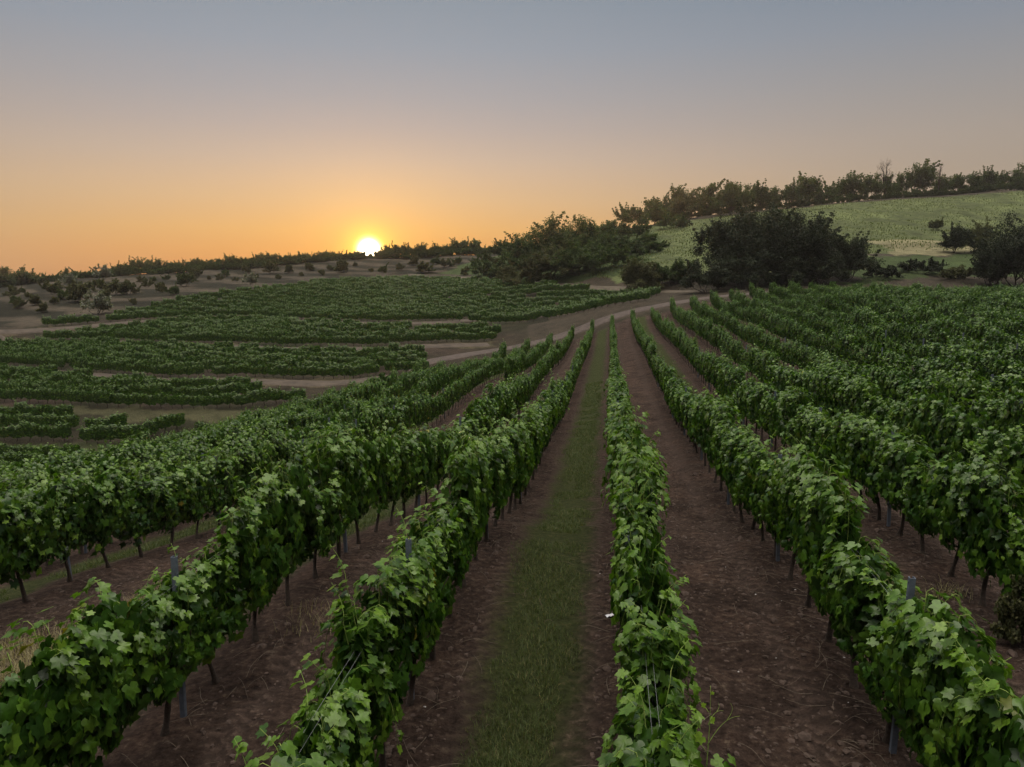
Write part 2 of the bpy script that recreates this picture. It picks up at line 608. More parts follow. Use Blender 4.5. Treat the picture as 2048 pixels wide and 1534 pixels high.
def line_y(b, X, Y):
    """Signed distance in Y of points from the polyline b (as function of X/Y azimuth)."""
    a = np.array([(p[0] / p[1], math.hypot(p[0], p[1])) for p in b])
    return np.hypot(X, Y) - np.interp(X / np.maximum(Y, 1), a[:, 0], a[:, 1])


def az_range(b, X, Y, soft=0.01):
    a = X / np.maximum(Y, 1)
    return (a > b[0][0] / b[0][1] - soft) & (a < b[-1][0] / b[-1][1] + soft)


# plan outline of image-traced regions
def hit(px, py):
    """First terrain point along the photograph ray."""
    d = pix_dir(px, py)
    ts = np.exp(np.linspace(math.log(5), math.log(420), 700))
    X, Y, Z = d[0] * ts, d[1] * ts, CAM_H + d[2] * ts
    g = ground_z(X, Y)
    below = np.nonzero(Z < g)[0]
    if len(below) == 0:
        return np.array([X[-1], Y[-1], g[-1]])
    i = max(below[0], 1)
    f = (Z[i - 1] - g[i - 1]) / ((Z[i - 1] - g[i - 1]) - (Z[i] - g[i]))
    t = ts[i - 1] + f * (ts[i] - ts[i - 1])
    return np.array([d[0] * t, d[1] * t, CAM_H + d[2] * t])


def in_poly(X, Y, poly):
    inside = np.zeros(len(X), bool)
    n = len(poly)
    for i in range(n):
        x1, y1 = poly[i][:2]
        x2, y2 = poly[(i + 1) % n][:2]
        c = ((y1 > Y) != (y2 > Y)) & (X < (x2 - x1) * (Y - y1) / (y2 - y1 + 1e-12) + x1)
        inside ^= c
    return inside


# ------------------------------------------------------------------ ground sheet
th_f = np.arange(R(-46), R(46), R(0.2))
th = np.concatenate([np.linspace(R(-180), R(-48), 36), th_f, np.linspace(R(46.5), R(180), 36)])
rr = np.concatenate([np.linspace(1, 40, 16), np.arange(41, 64, 0.14), np.arange(64, 90, 0.28), np.arange(90, 160, 0.55), np.arange(160, 340, 1.0), np.geomspace(342, 520, 40)])
TH, RR = np.meshgrid(th, rr, indexing='ij')
GX, GY = (RR * np.sin(TH)).ravel(), (RR * np.cos(TH) - 40.0).ravel()
GZ = gz(GX, GY)
far = np.clip((RR.ravel() - 385) / 120, 0, 1)
GZ = GZ * (1 - far) + far * (-25.0)
nr = len(rr)
ii, jj = np.meshgrid(np.arange(len(th) - 1), np.arange(nr - 1), indexing='ij')
base = (ii * nr + jj).ravel()
gfaces = np.stack([base, base + 1, base + nr + 1, base + nr], 1)[:, ::-1]
# real surface colours by what grows there (soil, grass, straw, meadow)
soil = np.array([0.072, 0.048, 0.041])
dryc = np.array([0.20, 0.155, 0.105])
grassc = np.array([0.062, 0.088, 0.032])
meadow = np.array([0.125, 0.150, 0.062])
scrubc = np.array([0.058, 0.047, 0.035])
jx = GX + (vnoise(GX, GY, 3.0) - 0.5) * 3.0
jy = GY + (vnoise(GX + 50, GY, 3.0) - 0.5) * 3.0
gu = jx * NROW[0] + jy * NROW[1]
kk = (gu - U0) / S_ROW
yend = np.interp(kk, [-19, -17, -13, -10, -8, -5, -3, 0, 30], [40, 47, 60, 69, 82, 89, 95, 98, 98])
fieldm = (jy < yend + 1.0) & (kk > -18.5)
fb = fbm(GX, GY, 8.0, 4)[:, None]
gcol = soil * 0.62 * (1 - fb) * 1.5 + grassc * fb * 0.30
scrub_zone = GY > 100
gcol[scrub_zone] = (scrubc * (0.75 + 0.5 * fb))[scrub_zone]
# terraces: soil under the vines, straw-coloured banks between
UP5 = [hit(*q) for q in [(0, 662), (205, 640), (376, 600), (480, 588), (600, 575), (700, 566), (800, 560), (900, 562), (1000, 566), (1150, 577), (1240, 583), (1300, 588)]]
terr = (line_y(B0, jx, jy) > 0) & (GX / np.maximum(GY, 1) < 0.02) & (line_y(UP5, jx, jy) < 0.5) & (GY > 40)
gcol[terr] = (soil * 0.62 * (1 - fb) * 1.5 + grassc * fb * 0.30)[terr]
for b, w, mixd in ((B1, 1.4, .45), (B2, 1.5, .8), (B3, 1.2, .7), (B4, 0.8, .9), (B0, 1.2, .2)):
    d = np.abs(line_y(b, jx, jy)) < w
    d &= az_range(b, jx, jy)
    c = 0.55 * dryc * mixd + 0.6 * grassc * (1 - mixd)
    gcol[d] = (c * (0.7 + 0.6 * fb))[d]
MEADOW = [hit(*q)[:2] for q in [(1160, 560), (1225, 466), (1300, 453), (1380, 441), (1450, 431), (1600, 414), (1800, 398), (2048, 384), (2300, 378), (2350, 480), (2048, 500), (1740, 506), (1700, 545), (1350, 560)]]
kx = GX + (fbm(GX, GY, 14.0, 5) - 0.5) * 26.0
ky = GY + (fbm(GX + 90, GY, 14.0, 5) - 0.5) * 22.0
md = in_poly(jx, jy, MEADOW)
fb2 = fbm(GX, GY, 5.0, 5)[:, None]
gcol[md] = (meadow * (0.35 + 1.1 * fb2) * (0.7 + 0.5 * fb))[md]
STRAW = [hit(*q)[:2] for q in [(1725, 482), (1880, 476), (2048, 484), (2100, 500), (1960, 503), (1860, 500), (1800, 506), (1725, 508)]]
sd = in_poly(kx, ky, STRAW)
gcol[sd] = ((dryc * 0.8 + meadow * 0.55) * (0.55 + 0.9 * fb))[sd]
dampm = in_poly(kx, ky, [hit(*q)[:2] for q in [(1725, 509), (1800, 507), (1870, 502), (1960, 505), (2100, 505), (2100, 560), (1725, 562)]])
gcol[dampm] = (grassc * 0.9 * (0.6 + 0.8 * fb))[dampm]
# stripes of old terraces on the scrub hillside: dark weedy risers, pale dry treads
old = (GY > 112) & (GX / np.maximum(GY, 1) < 0.05) & ~md & ~terr
hz = GZ + 0.035 * GX + (fbm(GX, GY, 16.0, 3) - 0.5) * 2.2
stripe = 0.5 + 0.5 * np.sin(hz * 2 * math.pi / 1.5)
stripe = np.clip((stripe - 0.35) * 2.2, 0, 1)[:, None]
gcol[old] = ((scrubc * 1.35) * stripe + np.array([0.022, 0.021, 0.013]) * (1 - stripe))[old] * (0.7 + 0.6 * fb)[old]
thick = in_poly(jx, jy, [hit(*q)[:2] for q in [(880, 545), (960, 520), (1100, 492), (1300, 460), (1330, 480), (1290, 540), (1150, 566), (1000, 555)]])
gcol[thick] = (grassc * (0.6 + 0.6 * fb))[thick]
gcol[fieldm] = soil
gme = mesh_from('ground', np.stack([GX, GY, GZ], 1), [gfaces])
ca = gme.color_attributes.new('cover', 'FLOAT_COLOR', 'POINT')
ca.data.foreach_set('color', np.concatenate([np.clip(gcol, 0, 1), fieldm[:, None].astype(float)], 1).astype(np.float32).ravel())

mg, nt, bs, out = material('ground')
att = node(nt, 'ShaderNodeVertexColor', layer_name='cover')
tcn = node(nt, 'ShaderNodeTexCoord')
P = tcn.outputs['Object']
sepn = node(nt, 'ShaderNodeSeparateXYZ', {0: P})
big = node(nt, 'ShaderNodeTexNoise', {'Vector': P, 'Scale': 1.1, 'Detail': 5.0, 'Roughness': 0.6})
fine = node(nt, 'ShaderNodeTexNoise', {'Vector': P, 'Scale': 9.0, 'Detail': 8.0, 'Roughness': 0.72})
clod = node(nt, 'ShaderNodeTexVoronoi', {'Vector': P, 'Scale': 11.0})
uu = mmath(nt, 'ADD', mmath(nt, 'MULTIPLY', sepn.outputs[0], float(NROW[0])), mmath(nt, 'MULTIPLY', sepn.outputs[1], float(NROW[1])))
uu = mmath(nt, 'ADD', uu, mmath(nt, 'MULTIPLY', mmath(nt, 'SUBTRACT', big.outputs['Fac'], 0.5), 0.9))
uu = mmath(nt, 'ADD', uu, mmath(nt, 'MULTIPLY', mmath(nt, 'SUBTRACT', fine.outputs['Fac'], 0.5), 0.45))
ph = mmath(nt, 'DIVIDE', mmath(nt, 'SUBTRACT', uu, U0), S_ROW)
# grass in every second lane: distance to the middle of odd lanes, in row spacings
dl = mmath(nt, 'ABSOLUTE', mmath(nt, 'SUBTRACT', mmath(nt, 'MULTIPLY', mmath(nt, 'FRACT', mmath(nt, 'MULTIPLY', mmath(nt, 'ADD', ph, 1.0), 0.5)), 2.0), 0.5))
lane = node(nt, 'ShaderNodeMapRange', {'Value': dl, 'From Min': 0.13, 'From Max': 0.33, 'To Min': 1.0, 'To Max': 0.0}, interpolation_type='SMOOTHSTEP')
# wheel tracks in the bare lanes
fr = mmath(nt, 'FRACT', ph)
tr = mmath(nt, 'ABSOLUTE', mmath(nt, 'SUBTRACT', mmath(nt, 'ABSOLUTE', mmath(nt, 'SUBTRACT', fr, 0.5)), 0.25))
track = node(nt, 'ShaderNodeMapRange', {'Value': tr, 'From Min': 0.03, 'From Max': 0.12, 'To Min': 1.0, 'To Max': 0.0}, interpolation_type='SMOOTHSTEP')
soilcol = ramp(nt, fine.outputs['Fac'], [(0.33, (0.018, 0.011, 0.009)), (0.45, (0.046, 0.029, 0.023)), (0.58, (0.078, 0.052, 0.041)), (0.70, (0.18, 0.135, 0.100))])
soilcol = mixrgb(nt, 1.0, soilcol, ramp(nt, big.outputs['Fac'], [(0.32, (0.55, 0.52, 0.5)), (0.5, (1.0, 1.0, 1.0)), (0.68, (1.45, 1.4, 1.35))]), 'MULTIPLY')
soilcol = mixrgb(nt, mmath(nt, 'MULTIPLY', track.outputs[0], 0.4), soilcol, (0.088, 0.062, 0.052))
lgr = ramp(nt, fine.outputs['Fac'], [(0.3, (0.020, 0.026, 0.009)), (0.55, (0.048, 0.058, 0.018)), (0.72, (0.10, 0.090, 0.040))])
fieldcol = mixrgb(nt, lane.outputs[0], soilcol, lgr)
mot = ramp(nt, fine.outputs['Fac'], [(0.25, (0.45, 0.45, 0.45)), (0.5, (1.0, 1.0, 1.0)), (0.8, (1.55, 1.5, 1.4))])
mot2 = ramp(nt, node(nt, 'ShaderNodeTexNoise', {'Vector': P, 'Scale': 0.55, 'Detail': 6.0, 'Roughness': 0.75}).outputs['Fac'], [(0.3, (0.45, 0.5, 0.45)), (0.55, (1.0, 1.0, 1.0)), (0.75, (1.35, 1.3, 1.2))])
other = mixrgb(nt, 1.0, mixrgb(nt, 1.0, att.outputs['Color'], mot, 'MULTIPLY'), mot2, 'MULTIPLY')
nt.links.new(mixrgb(nt, att.outputs['Alpha'], other, fieldcol), bs.inputs['Base Color'])
bs.inputs['Roughness'].default_value = 0.95
bs.inputs['Specular IOR Level'].default_value = 0.15
vv = mmath(nt, 'ADD', mmath(nt, 'MULTIPLY', sepn.outputs[0], float(DROW[0])), mmath(nt, 'MULTIPLY', sepn.outputs[1], float(DROW[1])))
chev = mmath(nt, 'SINE', mmath(nt, 'MULTIPLY', mmath(nt, 'ADD', vv, mmath(nt, 'MULTIPLY', tr, 2.0)), 26.0))
chev = mmath(nt, 'MULTIPLY', mmath(nt, 'MULTIPLY', chev, track.outputs[0]), mmath(nt, 'MULTIPLY', mmath(nt, 'SUBTRACT', 1.0, lane.outputs[0]), att.outputs['Alpha']))
hgt0 = mmath(nt, 'ADD', mmath(nt, 'MULTIPLY', fine.outputs['Fac'], 1.2), mmath(nt, 'MULTIPLY', clod.outputs['Distance'], 0.5))
hgt = mmath(nt, 'ADD', hgt0, mmath(nt, 'MULTIPLY', mmath(nt, 'MULTIPLY', chev, big.outputs['Fac']), 0.16))
bmp = node(nt, 'ShaderNodeBump', {'Height': hgt, 'Strength': 1.0, 'Distance': 0.14})
nt.links.new(bmp.outputs[0], bs.inputs['Normal'])
gme.materials.append(mg)
ground = tag(add('ground', gme), kind='structure')


def strip(name, pts, width, mat, lift=0.03, step=0.6):
    """A road or track draped on the ground with an uneven edge."""
    pts = np.array([p[:2] for p in pts], float)
    seg = np.hypot(*np.diff(pts, axis=0).T)
    L = np.concatenate([[0], np.cumsum(seg)])
    q = np.arange(0, L[-1], step)
    X, Y = np.interp(q, L, pts[:, 0]), np.interp(q, L, pts[:, 1])
    ker = np.ones(9) / 9
    X[4:-4], Y[4:-4] = np.convolve(X, ker, 'valid'), np.convolve(Y, ker, 'valid')
    tx, ty = np.gradient(X), np.gradient(Y)
    l = np.hypot(tx, ty)
    nx, ny = -ty / l, tx / l
    wl = width / 2 * (0.8 + 0.5 * fbm(q, q * 0, 3.0, 3))
    wr = width / 2 * (0.8 + 0.5 * fbm(q, q * 0 + 40, 3.0, 3))
    cols = 9
    f = np.linspace(0, 1, cols)
    off = -wl[:, None] * (1 - f) + wr[:, None] * f
    VX, VY = (X[:, None] + nx[:, None] * off).ravel(), (Y[:, None] + ny[:, None] * off).ravel()
    VZ = gz(VX, VY) + lift
    edge = np.tile((np.arange(cols) == 0) | (np.arange(cols) == cols - 1), len(q))
    VZ[edge] -= lift + 0.05
    i, j = np.meshgrid(np.arange(len(q) - 1), np.arange(cols - 1), indexing='ij')
    b = (i * cols + j).ravel()
    return tag(add(name, mesh_from(name, np.stack([VX, VY, VZ], 1), [np.stack([b, b + 1, b + cols + 1, b + cols], 1)], [mat])), kind='structure')


M_ROAD = noisy_material('dirt_road', (0.042, 0.031, 0.027), (0.090, 0.068, 0.058), 1.6, 0.95, 0.6, 8.0, 0.1)
M_PATH = noisy_material('pale_track', (0.055, 0.043, 0.030), (0.11, 0.088, 0.062), 1.2, 0.95, 0.6, 8.0, 0.1)
road_pts = [(-13, 86), (-9, 92), (-3, 97), (2, 100), (8, 101.5), (16, 102), (24, 102.5), (34, 103.5), (46, 103.5), (58, 103), (75, 103)]
strip('dirt_road', road_pts, 2.3, M_ROAD, 0.06)
M_TTRACK = noisy_material('terrace_track', (0.040, 0.030, 0.023), (0.090, 0.069, 0.052), 0.9, 0.95, 0.6, 8.0, 0.1)
for b_ in (B2, B3, B4):
    strip('terrace_track', [p for p in b_], 2.2, M_TTRACK, 0.08)
strip('field_track', [hit(*q) for q in [(820, 553), (870, 556), (1000, 559), (1080, 566), (1150, 572), (1240, 577), (1330, 583), (1420, 583), (1500, 581)]], 1.8, M_PATH, 0.10)

# ------------------------------------------------------------------ grapevines
VINE_SP = 1.05


def vine_foliage(seed, lod):
    r = np.random.default_rng(1000 + seed)
    mb = MB()
    pos, tip, nor, size, tint = [], [], [], [], []
    nsh = int(r.integers(13, 18))
    lean = r.normal(0, 0.035)
    top0 = r.uniform(1.62, 2.0)
    for s_i in range(nsh):
        x0 = -0.55 + 1.1 * (s_i + r.random()) / nsh
        sd = 1 if r.random() < 0.5 else -1
        zt = top0 + r.normal(0, 0.11)
        yt = sd * r.uniform(0.02, 0.14) + lean
        reach = r.uniform(0.05, 0.55) if r.random() < 0.8 else r.uniform(0.3, 0.8)
        up = 7
        a = np.linspace(0, 1, up)
        path = np.stack([x0 + r.normal(0, 0.10) * a, yt * a ** 1.4, 0.62 + (zt - 0.62) * a], 1)
        wild = r.random()
        if wild < 0.20:          # a shoot that stands up and waves above the row
            b = np.linspace(0, 1, 5)[1:]
            ext = path[-1] + np.stack([r.normal(0, 0.16) * b, sd * 0.16 * b ** 2, r.uniform(0.18, 0.40) * b], 1)
        else:
            b = np.linspace(0, 1, 6)[1:]
            dx = r.normal(0, 0.16)
            ext = path[-1] + np.stack([dx * b, sd * (0.21 * np.sin(b * 1.5)) * (0.5 + reach), 0.10 * np.sin(b * 3) - reach * b ** 1.6], 1)
        path = np.concatenate([path, ext])
        if lod == 0:
            mb.tube(path, np.linspace(0.006, 0.002, len(path)), 4, 1)
        seg = np.hypot(np.hypot(*np.diff(path, axis=0)[:, :2].T), np.diff(path, axis=0)[:, 2])
        L = np.concatenate([[0], np.cumsum(seg)])
        n = int(L[-1] / 0.062)
        q = (np.arange(n) + r.random(n)) * 0.062
        c = np.stack([np.interp(q, L, path[:, i]) for i in range(3)], 1)
        rel = q / L[-1]
        outy = np.sign(c[:, 1] + r.normal(0, 0.07, n))
        off = np.stack([r.normal(0, 0.07, n), outy * r.uniform(0.01, 0.09, n), r.normal(0.01, 0.05, n)], 1) * (1.15 - 0.6 * rel)[:, None]
        pos.append(c + off)
        up_w = np.clip((c[:, 2] - 1.3) * 2.2, 0, 1.3) + 0.15
        nor.append(np.stack([r.normal(0, 0.42, n), outy * r.uniform(0.35, 1.0, n), up_w + r.normal(0, 0.3, n)], 1))
        tip.append(np.stack([r.normal(0, 0.5, n), outy * r.uniform(0.1, 0.9, n), -0.75 + r.normal(0, 0.35, n)], 1))
        size.append(r.uniform(0.075, 0.128, n) * (1.08 - 0.55 * rel ** 3))
        tint.append(np.clip((rel - 0.60) * 2.0, 0, 0.8) * r.random(n) ** 0.8)
    # leaf curtain on both flanks
    n = 360
    sd = np.where(r.random(n) < 0.5, 1, -1)
    z = r.uniform(0.44, 1.74, n)
    bulge = 0.12 + 0.09 * np.sin((z - 0.5) / 1.3 * math.pi) + 0.05 * np.sin(r.uniform(0, 6.28) + z * 5)
    x = r.uniform(-0.56, 0.56, n)
    x = x * np.where(z < 0.85, 0.8, 1.0)
    ragged = r.random(n) < np.clip((z - 0.36 - 0.45 * np.abs(x)) * 3, 0.08, 1)
    p = np.stack([x, sd * bulge * r.uniform(0.75, 1.12, n) + lean * z, z], 1)[ragged]
    sd = sd[ragged]
    n = len(p)
    pos.append(p)
    nor.append(np.stack([r.normal(0, 0.5, n), sd * 0.9, r.uniform(-0.25, 0.5, n)], 1))
    tip.append(np.stack([r.normal(0, 0.45, n), sd * r.uniform(0.05, 0.6, n), -np.ones(n)], 1))
    size.append(r.uniform(0.085, 0.135, n))
    tint.append(np.where(r.random(n) < 0.05, r.uniform(0.3, 0.9, n), 0.0))
    # inner leaves, so that one cannot look straight through
    n = 90
    pos.append(np.stack([r.uniform(-0.55, 0.55, n), r.normal(0, 0.07, n), r.uniform(0.75, 1.7, n)], 1))
    nor.append(r.normal(0, 1, (n, 3)) * np.array([0.4, 1, 0.5]))
    tip.append(r.normal(0, 0.5, (n, 3)) - np.array([0, 0, 1.0]))
    size.append(r.uniform(0.09, 0.13, n))
    tint.append(np.zeros(n))
    put_leaves(mb, lod, np.concatenate(pos), np.concatenate(tip), np.concatenate(nor), np.concatenate(size), np.concatenate(tint), 0, r)
    return mb.mesh('vine_foliage', [M_LEAF, M_SHOOT])


def vine_trunk(seed):
    r = np.random.default_rng(3000 + seed)
    mb = MB()
    z = np.linspace(-0.08, 0.68, 9)
    a = r.uniform(0, 6.28)
    bend = r.uniform(0.04, 0.16)
    path = np.stack([bend * np.sin(z * 2.1 + a) - bend * math.sin(a), 0.5 * bend * np.cos(z * 2.6 + a) - 0.5 * bend * math.cos(a), z], 1)
    rad = 0.036 - 0.016 * (z / 0.8) + r.normal(0, 0.0025, 9)
    rad[0:2] *= 1.35
    mb.tube(path, rad, 8)
    e = path[-1]
    for sgn in (1, -1):
        b = np.linspace(0, 1, 6)
        arm = e + np.stack([sgn * 0.48 * b, r.normal(0, 0.02) * b, 0.05 * np.sin(b * 2.6)], 1)
        mb.tube(arm, np.linspace(0.019, 0.010, 6), 6)
    for i in range(3):
        x0 = r.uniform(-0.4, 0.4)
        b = np.linspace(0, 1, 5)
        mb.tube(e + np.stack([x0 + 0.1 * b * r.normal(), r.normal(0, 0.08) * b, 0.04 + 0.45 * b], 1), np.linspace(0.008, 0.005, 5), 4)
    return mb.mesh('vine_trunk', [M_BARK])


NV0, NV1 = 14, 10
FOL0 = [vine_foliage(i, 0) for i in range(NV0)]
FOL1 = [vine_foliage(100 + i, 1) for i in range(NV1)]
TRK = [vine_trunk(i) for i in range(10)]

rows = {}
for k in range(-17, 27):
    u = U0 + S_ROW * k
    v0 = 4.0 + (abs(k) * 0.37) % 1.0
    if k == -3:
        v0 = 53.0
    if k == 0:
        v0 = 3.35
    n = int((row_end(k) / DROW[1] - v0) / VINE_SP) + 4
    v = v0 + np.arange(n) * VINE_SP
    X = u * NROW[0] + v * DROW[0]
    Y = u * NROW[1] + v * DROW[1]
    ok = (Y < row_end(k)) & (Y > 1.5)
    rows[k] = np.stack([X[ok], Y[ok]], 1)
allv = []
for k, p in rows.items():
    if len(p) == 0:
        continue
    z = gz(p[:, 0], p[:, 1]) - 0.0
    px, py, dep = project(p[:, 0], p[:, 1], z + 1.3)
    _, pyt, _ = project(p[:, 0], p[:, 1], z + 2.1)
    mar = 1000 / np.maximum(dep, 1)
    vis = (px > -mar) & (px < 2048 + mar) & (pyt < 1534 + 60) & (dep > 1.0)
    ndx = 0
    for i in np.nonzero(vis)[0]:
        inside = (px[i] > 20) and (px[i] < 2028) and (pyt[i] < 1500)
        allv.append([k, i, p[i, 0], p[i, 1], z[i], dep[i], inside])
allv.sort(key=lambda a: a[5])
near = [a for a in allv if a[6]][:300]
near_ids = {(a[0], a[1]) for a in near}
rest = [a for a in allv if (a[0], a[1]) not in near_ids]
ROWNAME = {0: 'the row between grass strip and soil lane', -1: 'the row along the grass strip\'s left edge',
           1: 'the first row across the soil lane', 2: 'the second row across the soil lane', 3: 'the third row across the soil lane',
           4: 'the fourth row across the soil lane', 5: 'the fifth row across the soil lane', 6: 'the sixth row across the soil lane',
           7: 'the seventh row across the soil lane', 8: 'the eighth row across the soil lane', 9: 'the ninth row across the soil lane',
           -2: 'the second row left of the grass strip', -3: 'the short row starting midway down the slope', -4: 'the row beyond the wide double lane',
           -5: 'the second row beyond the wide double lane', -6: 'the third row beyond the wide double lane', -7: 'the fourth row beyond the wide double lane',
           -8: 'the fifth row beyond the wide double lane', -9: 'the sixth row beyond the wide double lane'}
ORD = ['', 'first', 'second', 'third', 'fourth', 'fifth', 'sixth', 'seventh', 'eighth', 'ninth', 'tenth', 'eleventh', 'twelfth', 'thirteenth', 'fourteenth',
       'fifteenth', 'sixteenth', 'seventeenth', 'eighteenth', 'nineteenth', 'twentieth']
TENS = {2: 'twenty', 3: 'thirty', 4: 'forty', 5: 'fifty', 6: 'sixty', 7: 'seventy', 8: 'eighty'}
TENTH = {2: 'twentieth', 3: 'thirtieth', 4: 'fortieth', 5: 'fiftieth', 6: 'sixtieth', 7: 'seventieth', 8: 'eightieth'}


def ordinal(n):
    if n <= 20:
        return ORD[n]
    return TENTH[n // 10] if n % 10 == 0 else TENS[n // 10] + '-' + ORD[n % 10]


count = {}
near.sort(key=lambda a: (a[0], a[1]))
ROTZ = math.atan2(DROW[1], DROW[0])
src_fol, src_trk = {}, {}
vr = random.Random(5)
for k, i, X, Y, z, dep, _ in near:
    count[k] = count.get(k, 0) + 1
    t = bpy.data.objects.new('grapevine', None)
    link(t)
    t.empty_display_size = 0.3
    t.location = (X, Y, z)
    t.rotation_euler = (0, 0, ROTZ + (math.pi if vr.random() < 0.5 else 0) + vr.gauss(0, 0.04))
    s_ = 0.80 + 0.42 * float(vnoise(np.array([X * 1.0 + k * 7]), np.array([Y]), 2.6)[0]) + vr.uniform(-0.05, 0.07)
    if vr.random() < 0.04:
        s_ *= 0.78
    t.scale = (1.0, vr.uniform(0.9, 1.15), s_)
    lod = 0 if dep < 24 else 1
    vi = vr.randrange(NV0 if lod == 0 else NV1)
    ti = vr.randrange(len(TRK))
    f = add('foliage', (FOL0 if lod == 0 else FOL1)[vi], t)
    tk = add('trunk', TRK[ti], t)
    if lod == 1:
        src_fol.setdefault(vi, f)
    src_trk.setdefault(ti, tk)
    tag(t, f'{ordinal(count[k])} grapevine from the camera in {ROWNAME.get(k, "the row")}', 'grapevine',
        'grapevines in ' + ROWNAME.get(k, 'the row'))
    if k == 0 and count[k] == 1:
        shoot_vine = t

# ------------------------------------------------------------------ far vines (past the 300 nearest) as one stuff object
far_pts = [(a[2], a[3], a[4], ROTZ) for a in rest]


def interp_line(b, a):
    q = np.array([(p[0] / p[1], math.hypot(p[0], p[1])) for p in b])
    return np.interp(a, q[:, 0], q[:, 1])


RLOW = [hit(*q) for q in [(1000, 648), (1100, 638), (1200, 617), (1300, 603), (1330, 600)]]
B4X = B4[:-2] + [hit(990, 652), hit(1100, 640), hit(1200, 620), hit(1310, 604)]
tr_ = np.random.default_rng(11)


def terrace(lower, upper, a0, a1, gap_lo, gap_hi, pitch=2.35):
    for i in range(60):
        a = math.atan2(0, 1)
        az = np.arange(a0, a1, 0.0004)
        lo, hi = interp_line(lower, az), interp_line(upper, az)
        r = lo + gap_lo + i * pitch
        ok = r < hi - gap_hi
        if not ok.any():
            break
        c = np.sqrt(1 + az ** 2)
        X, Y = r * az / c, r / c
        for run in np.split(np.nonzero(ok)[0], np.nonzero(np.diff(np.nonzero(ok)[0]) > 1)[0] + 1):
            walk(X[run], Y[run])


def walk(X, Y):
    """One vine a metre along a terrace row."""
    if len(X) > 2:
        d = np.concatenate([[0], np.cumsum(np.hypot(np.diff(X), np.diff(Y)))])
        if d[-1] < 9:
            return
        q = np.arange(tr_.uniform(0, 3), d[-1] - tr_.uniform(0, 2.5), 1.08)
        idx = np.searchsorted(d, q).clip(0, len(X) - 1)
        keep = tr_.random(len(idx)) > 0.03
        idx = idx[keep]
        px, py = X[idx], Y[idx]
        dirr = np.arctan2(np.interp(d[idx] + 1, d, Y) - np.interp(d[idx] - 1, d, Y), np.interp(d[idx] + 1, d, X) - np.interp(d[idx] - 1, d, X))
        zz = gz(px, py)
        for x_, y_, z_, g_ in zip(px, py, zz, dirr):
            far_pts.append((x_, y_, z_, g_))


def azp(px):
    return (px - 1024) / F_PX / (math.cos(PITCH) + 0.12 * math.sin(PITCH))


terrace([(p[0] * (1 - 9.5 / math.hypot(p[0], p[1])), p[1] * (1 - 9.5 / math.hypot(p[0], p[1]))) for p in B0], B0, azp(-160), azp(165), 1.0, 2.4, 2.5)
terrace(B0, B1, azp(-160), azp(375), 2.0, 2.2, 2.8)
terrace(B1, B2, azp(-160), azp(605), 2.0, 3.4, 2.8)
terrace(B2, B3, azp(-160), azp(868), 2.0, 3.8, 2.8)
terrace(B3, B4, azp(-160), azp(1010), 1.8, 5.0, 3.0)
terrace(B4X, UP5, azp(-60), azp(1322), 1.8, 0.0, 3.6)
far_pts = np.array(far_pts)
print('near vines', len(near), 'far vines', len(far_pts), 'max depth near', max(a[5] for a in near))

dm = mesh_from('distant_vines', far_pts[:, :3], [])
frng = np.random.default_rng(3)
nF = len(far_pts)
for nm, val in (('turn', far_pts[:, 3] + np.where(frng.random(nF) < 0.5, math.pi, 0) + frng.normal(0, 0.06, nF)), ('grow', np.where(np.arange(nF) < len(rest), 0.72 + 0.42 * vnoise(far_pts[:, 0], far_pts[:, 1], 2.6) + frng.uniform(-.06, .08, nF), frng.uniform(0.62, 0.86, nF)))):
    a = dm.attributes.new(nm, 'FLOAT', 'POINT')
    a.data.foreach_set('value', val.astype(np.float32))
a = dm.attributes.new('pick', 'INT', 'POINT')
a.data.foreach_set('value', frng.integers(0, 1000, nF).astype(np.int32))
dv = tag(add('distant_vines', dm), 'green grapevine rows filling the far field and the terraces beyond', 'vineyard', kind='stuff')
ng = bpy.data.node_groups.new('vine_rows', 'GeometryNodeTree')
ng.interface.new_socket('Geometry', in_out='INPUT', socket_type='NodeSocketGeometry')
ng.interface.new_socket('Geometry', in_out='OUTPUT', socket_type='NodeSocketGeometry')
gi, go = ng.nodes.new('NodeGroupInput'), ng.nodes.new('NodeGroupOutput')


def attr_node(name, typ):
    n = ng.nodes.new('GeometryNodeInputNamedAttribute')
    n.data_type = typ
    n.inputs['Name'].default_value = name
    return n.outputs[0]


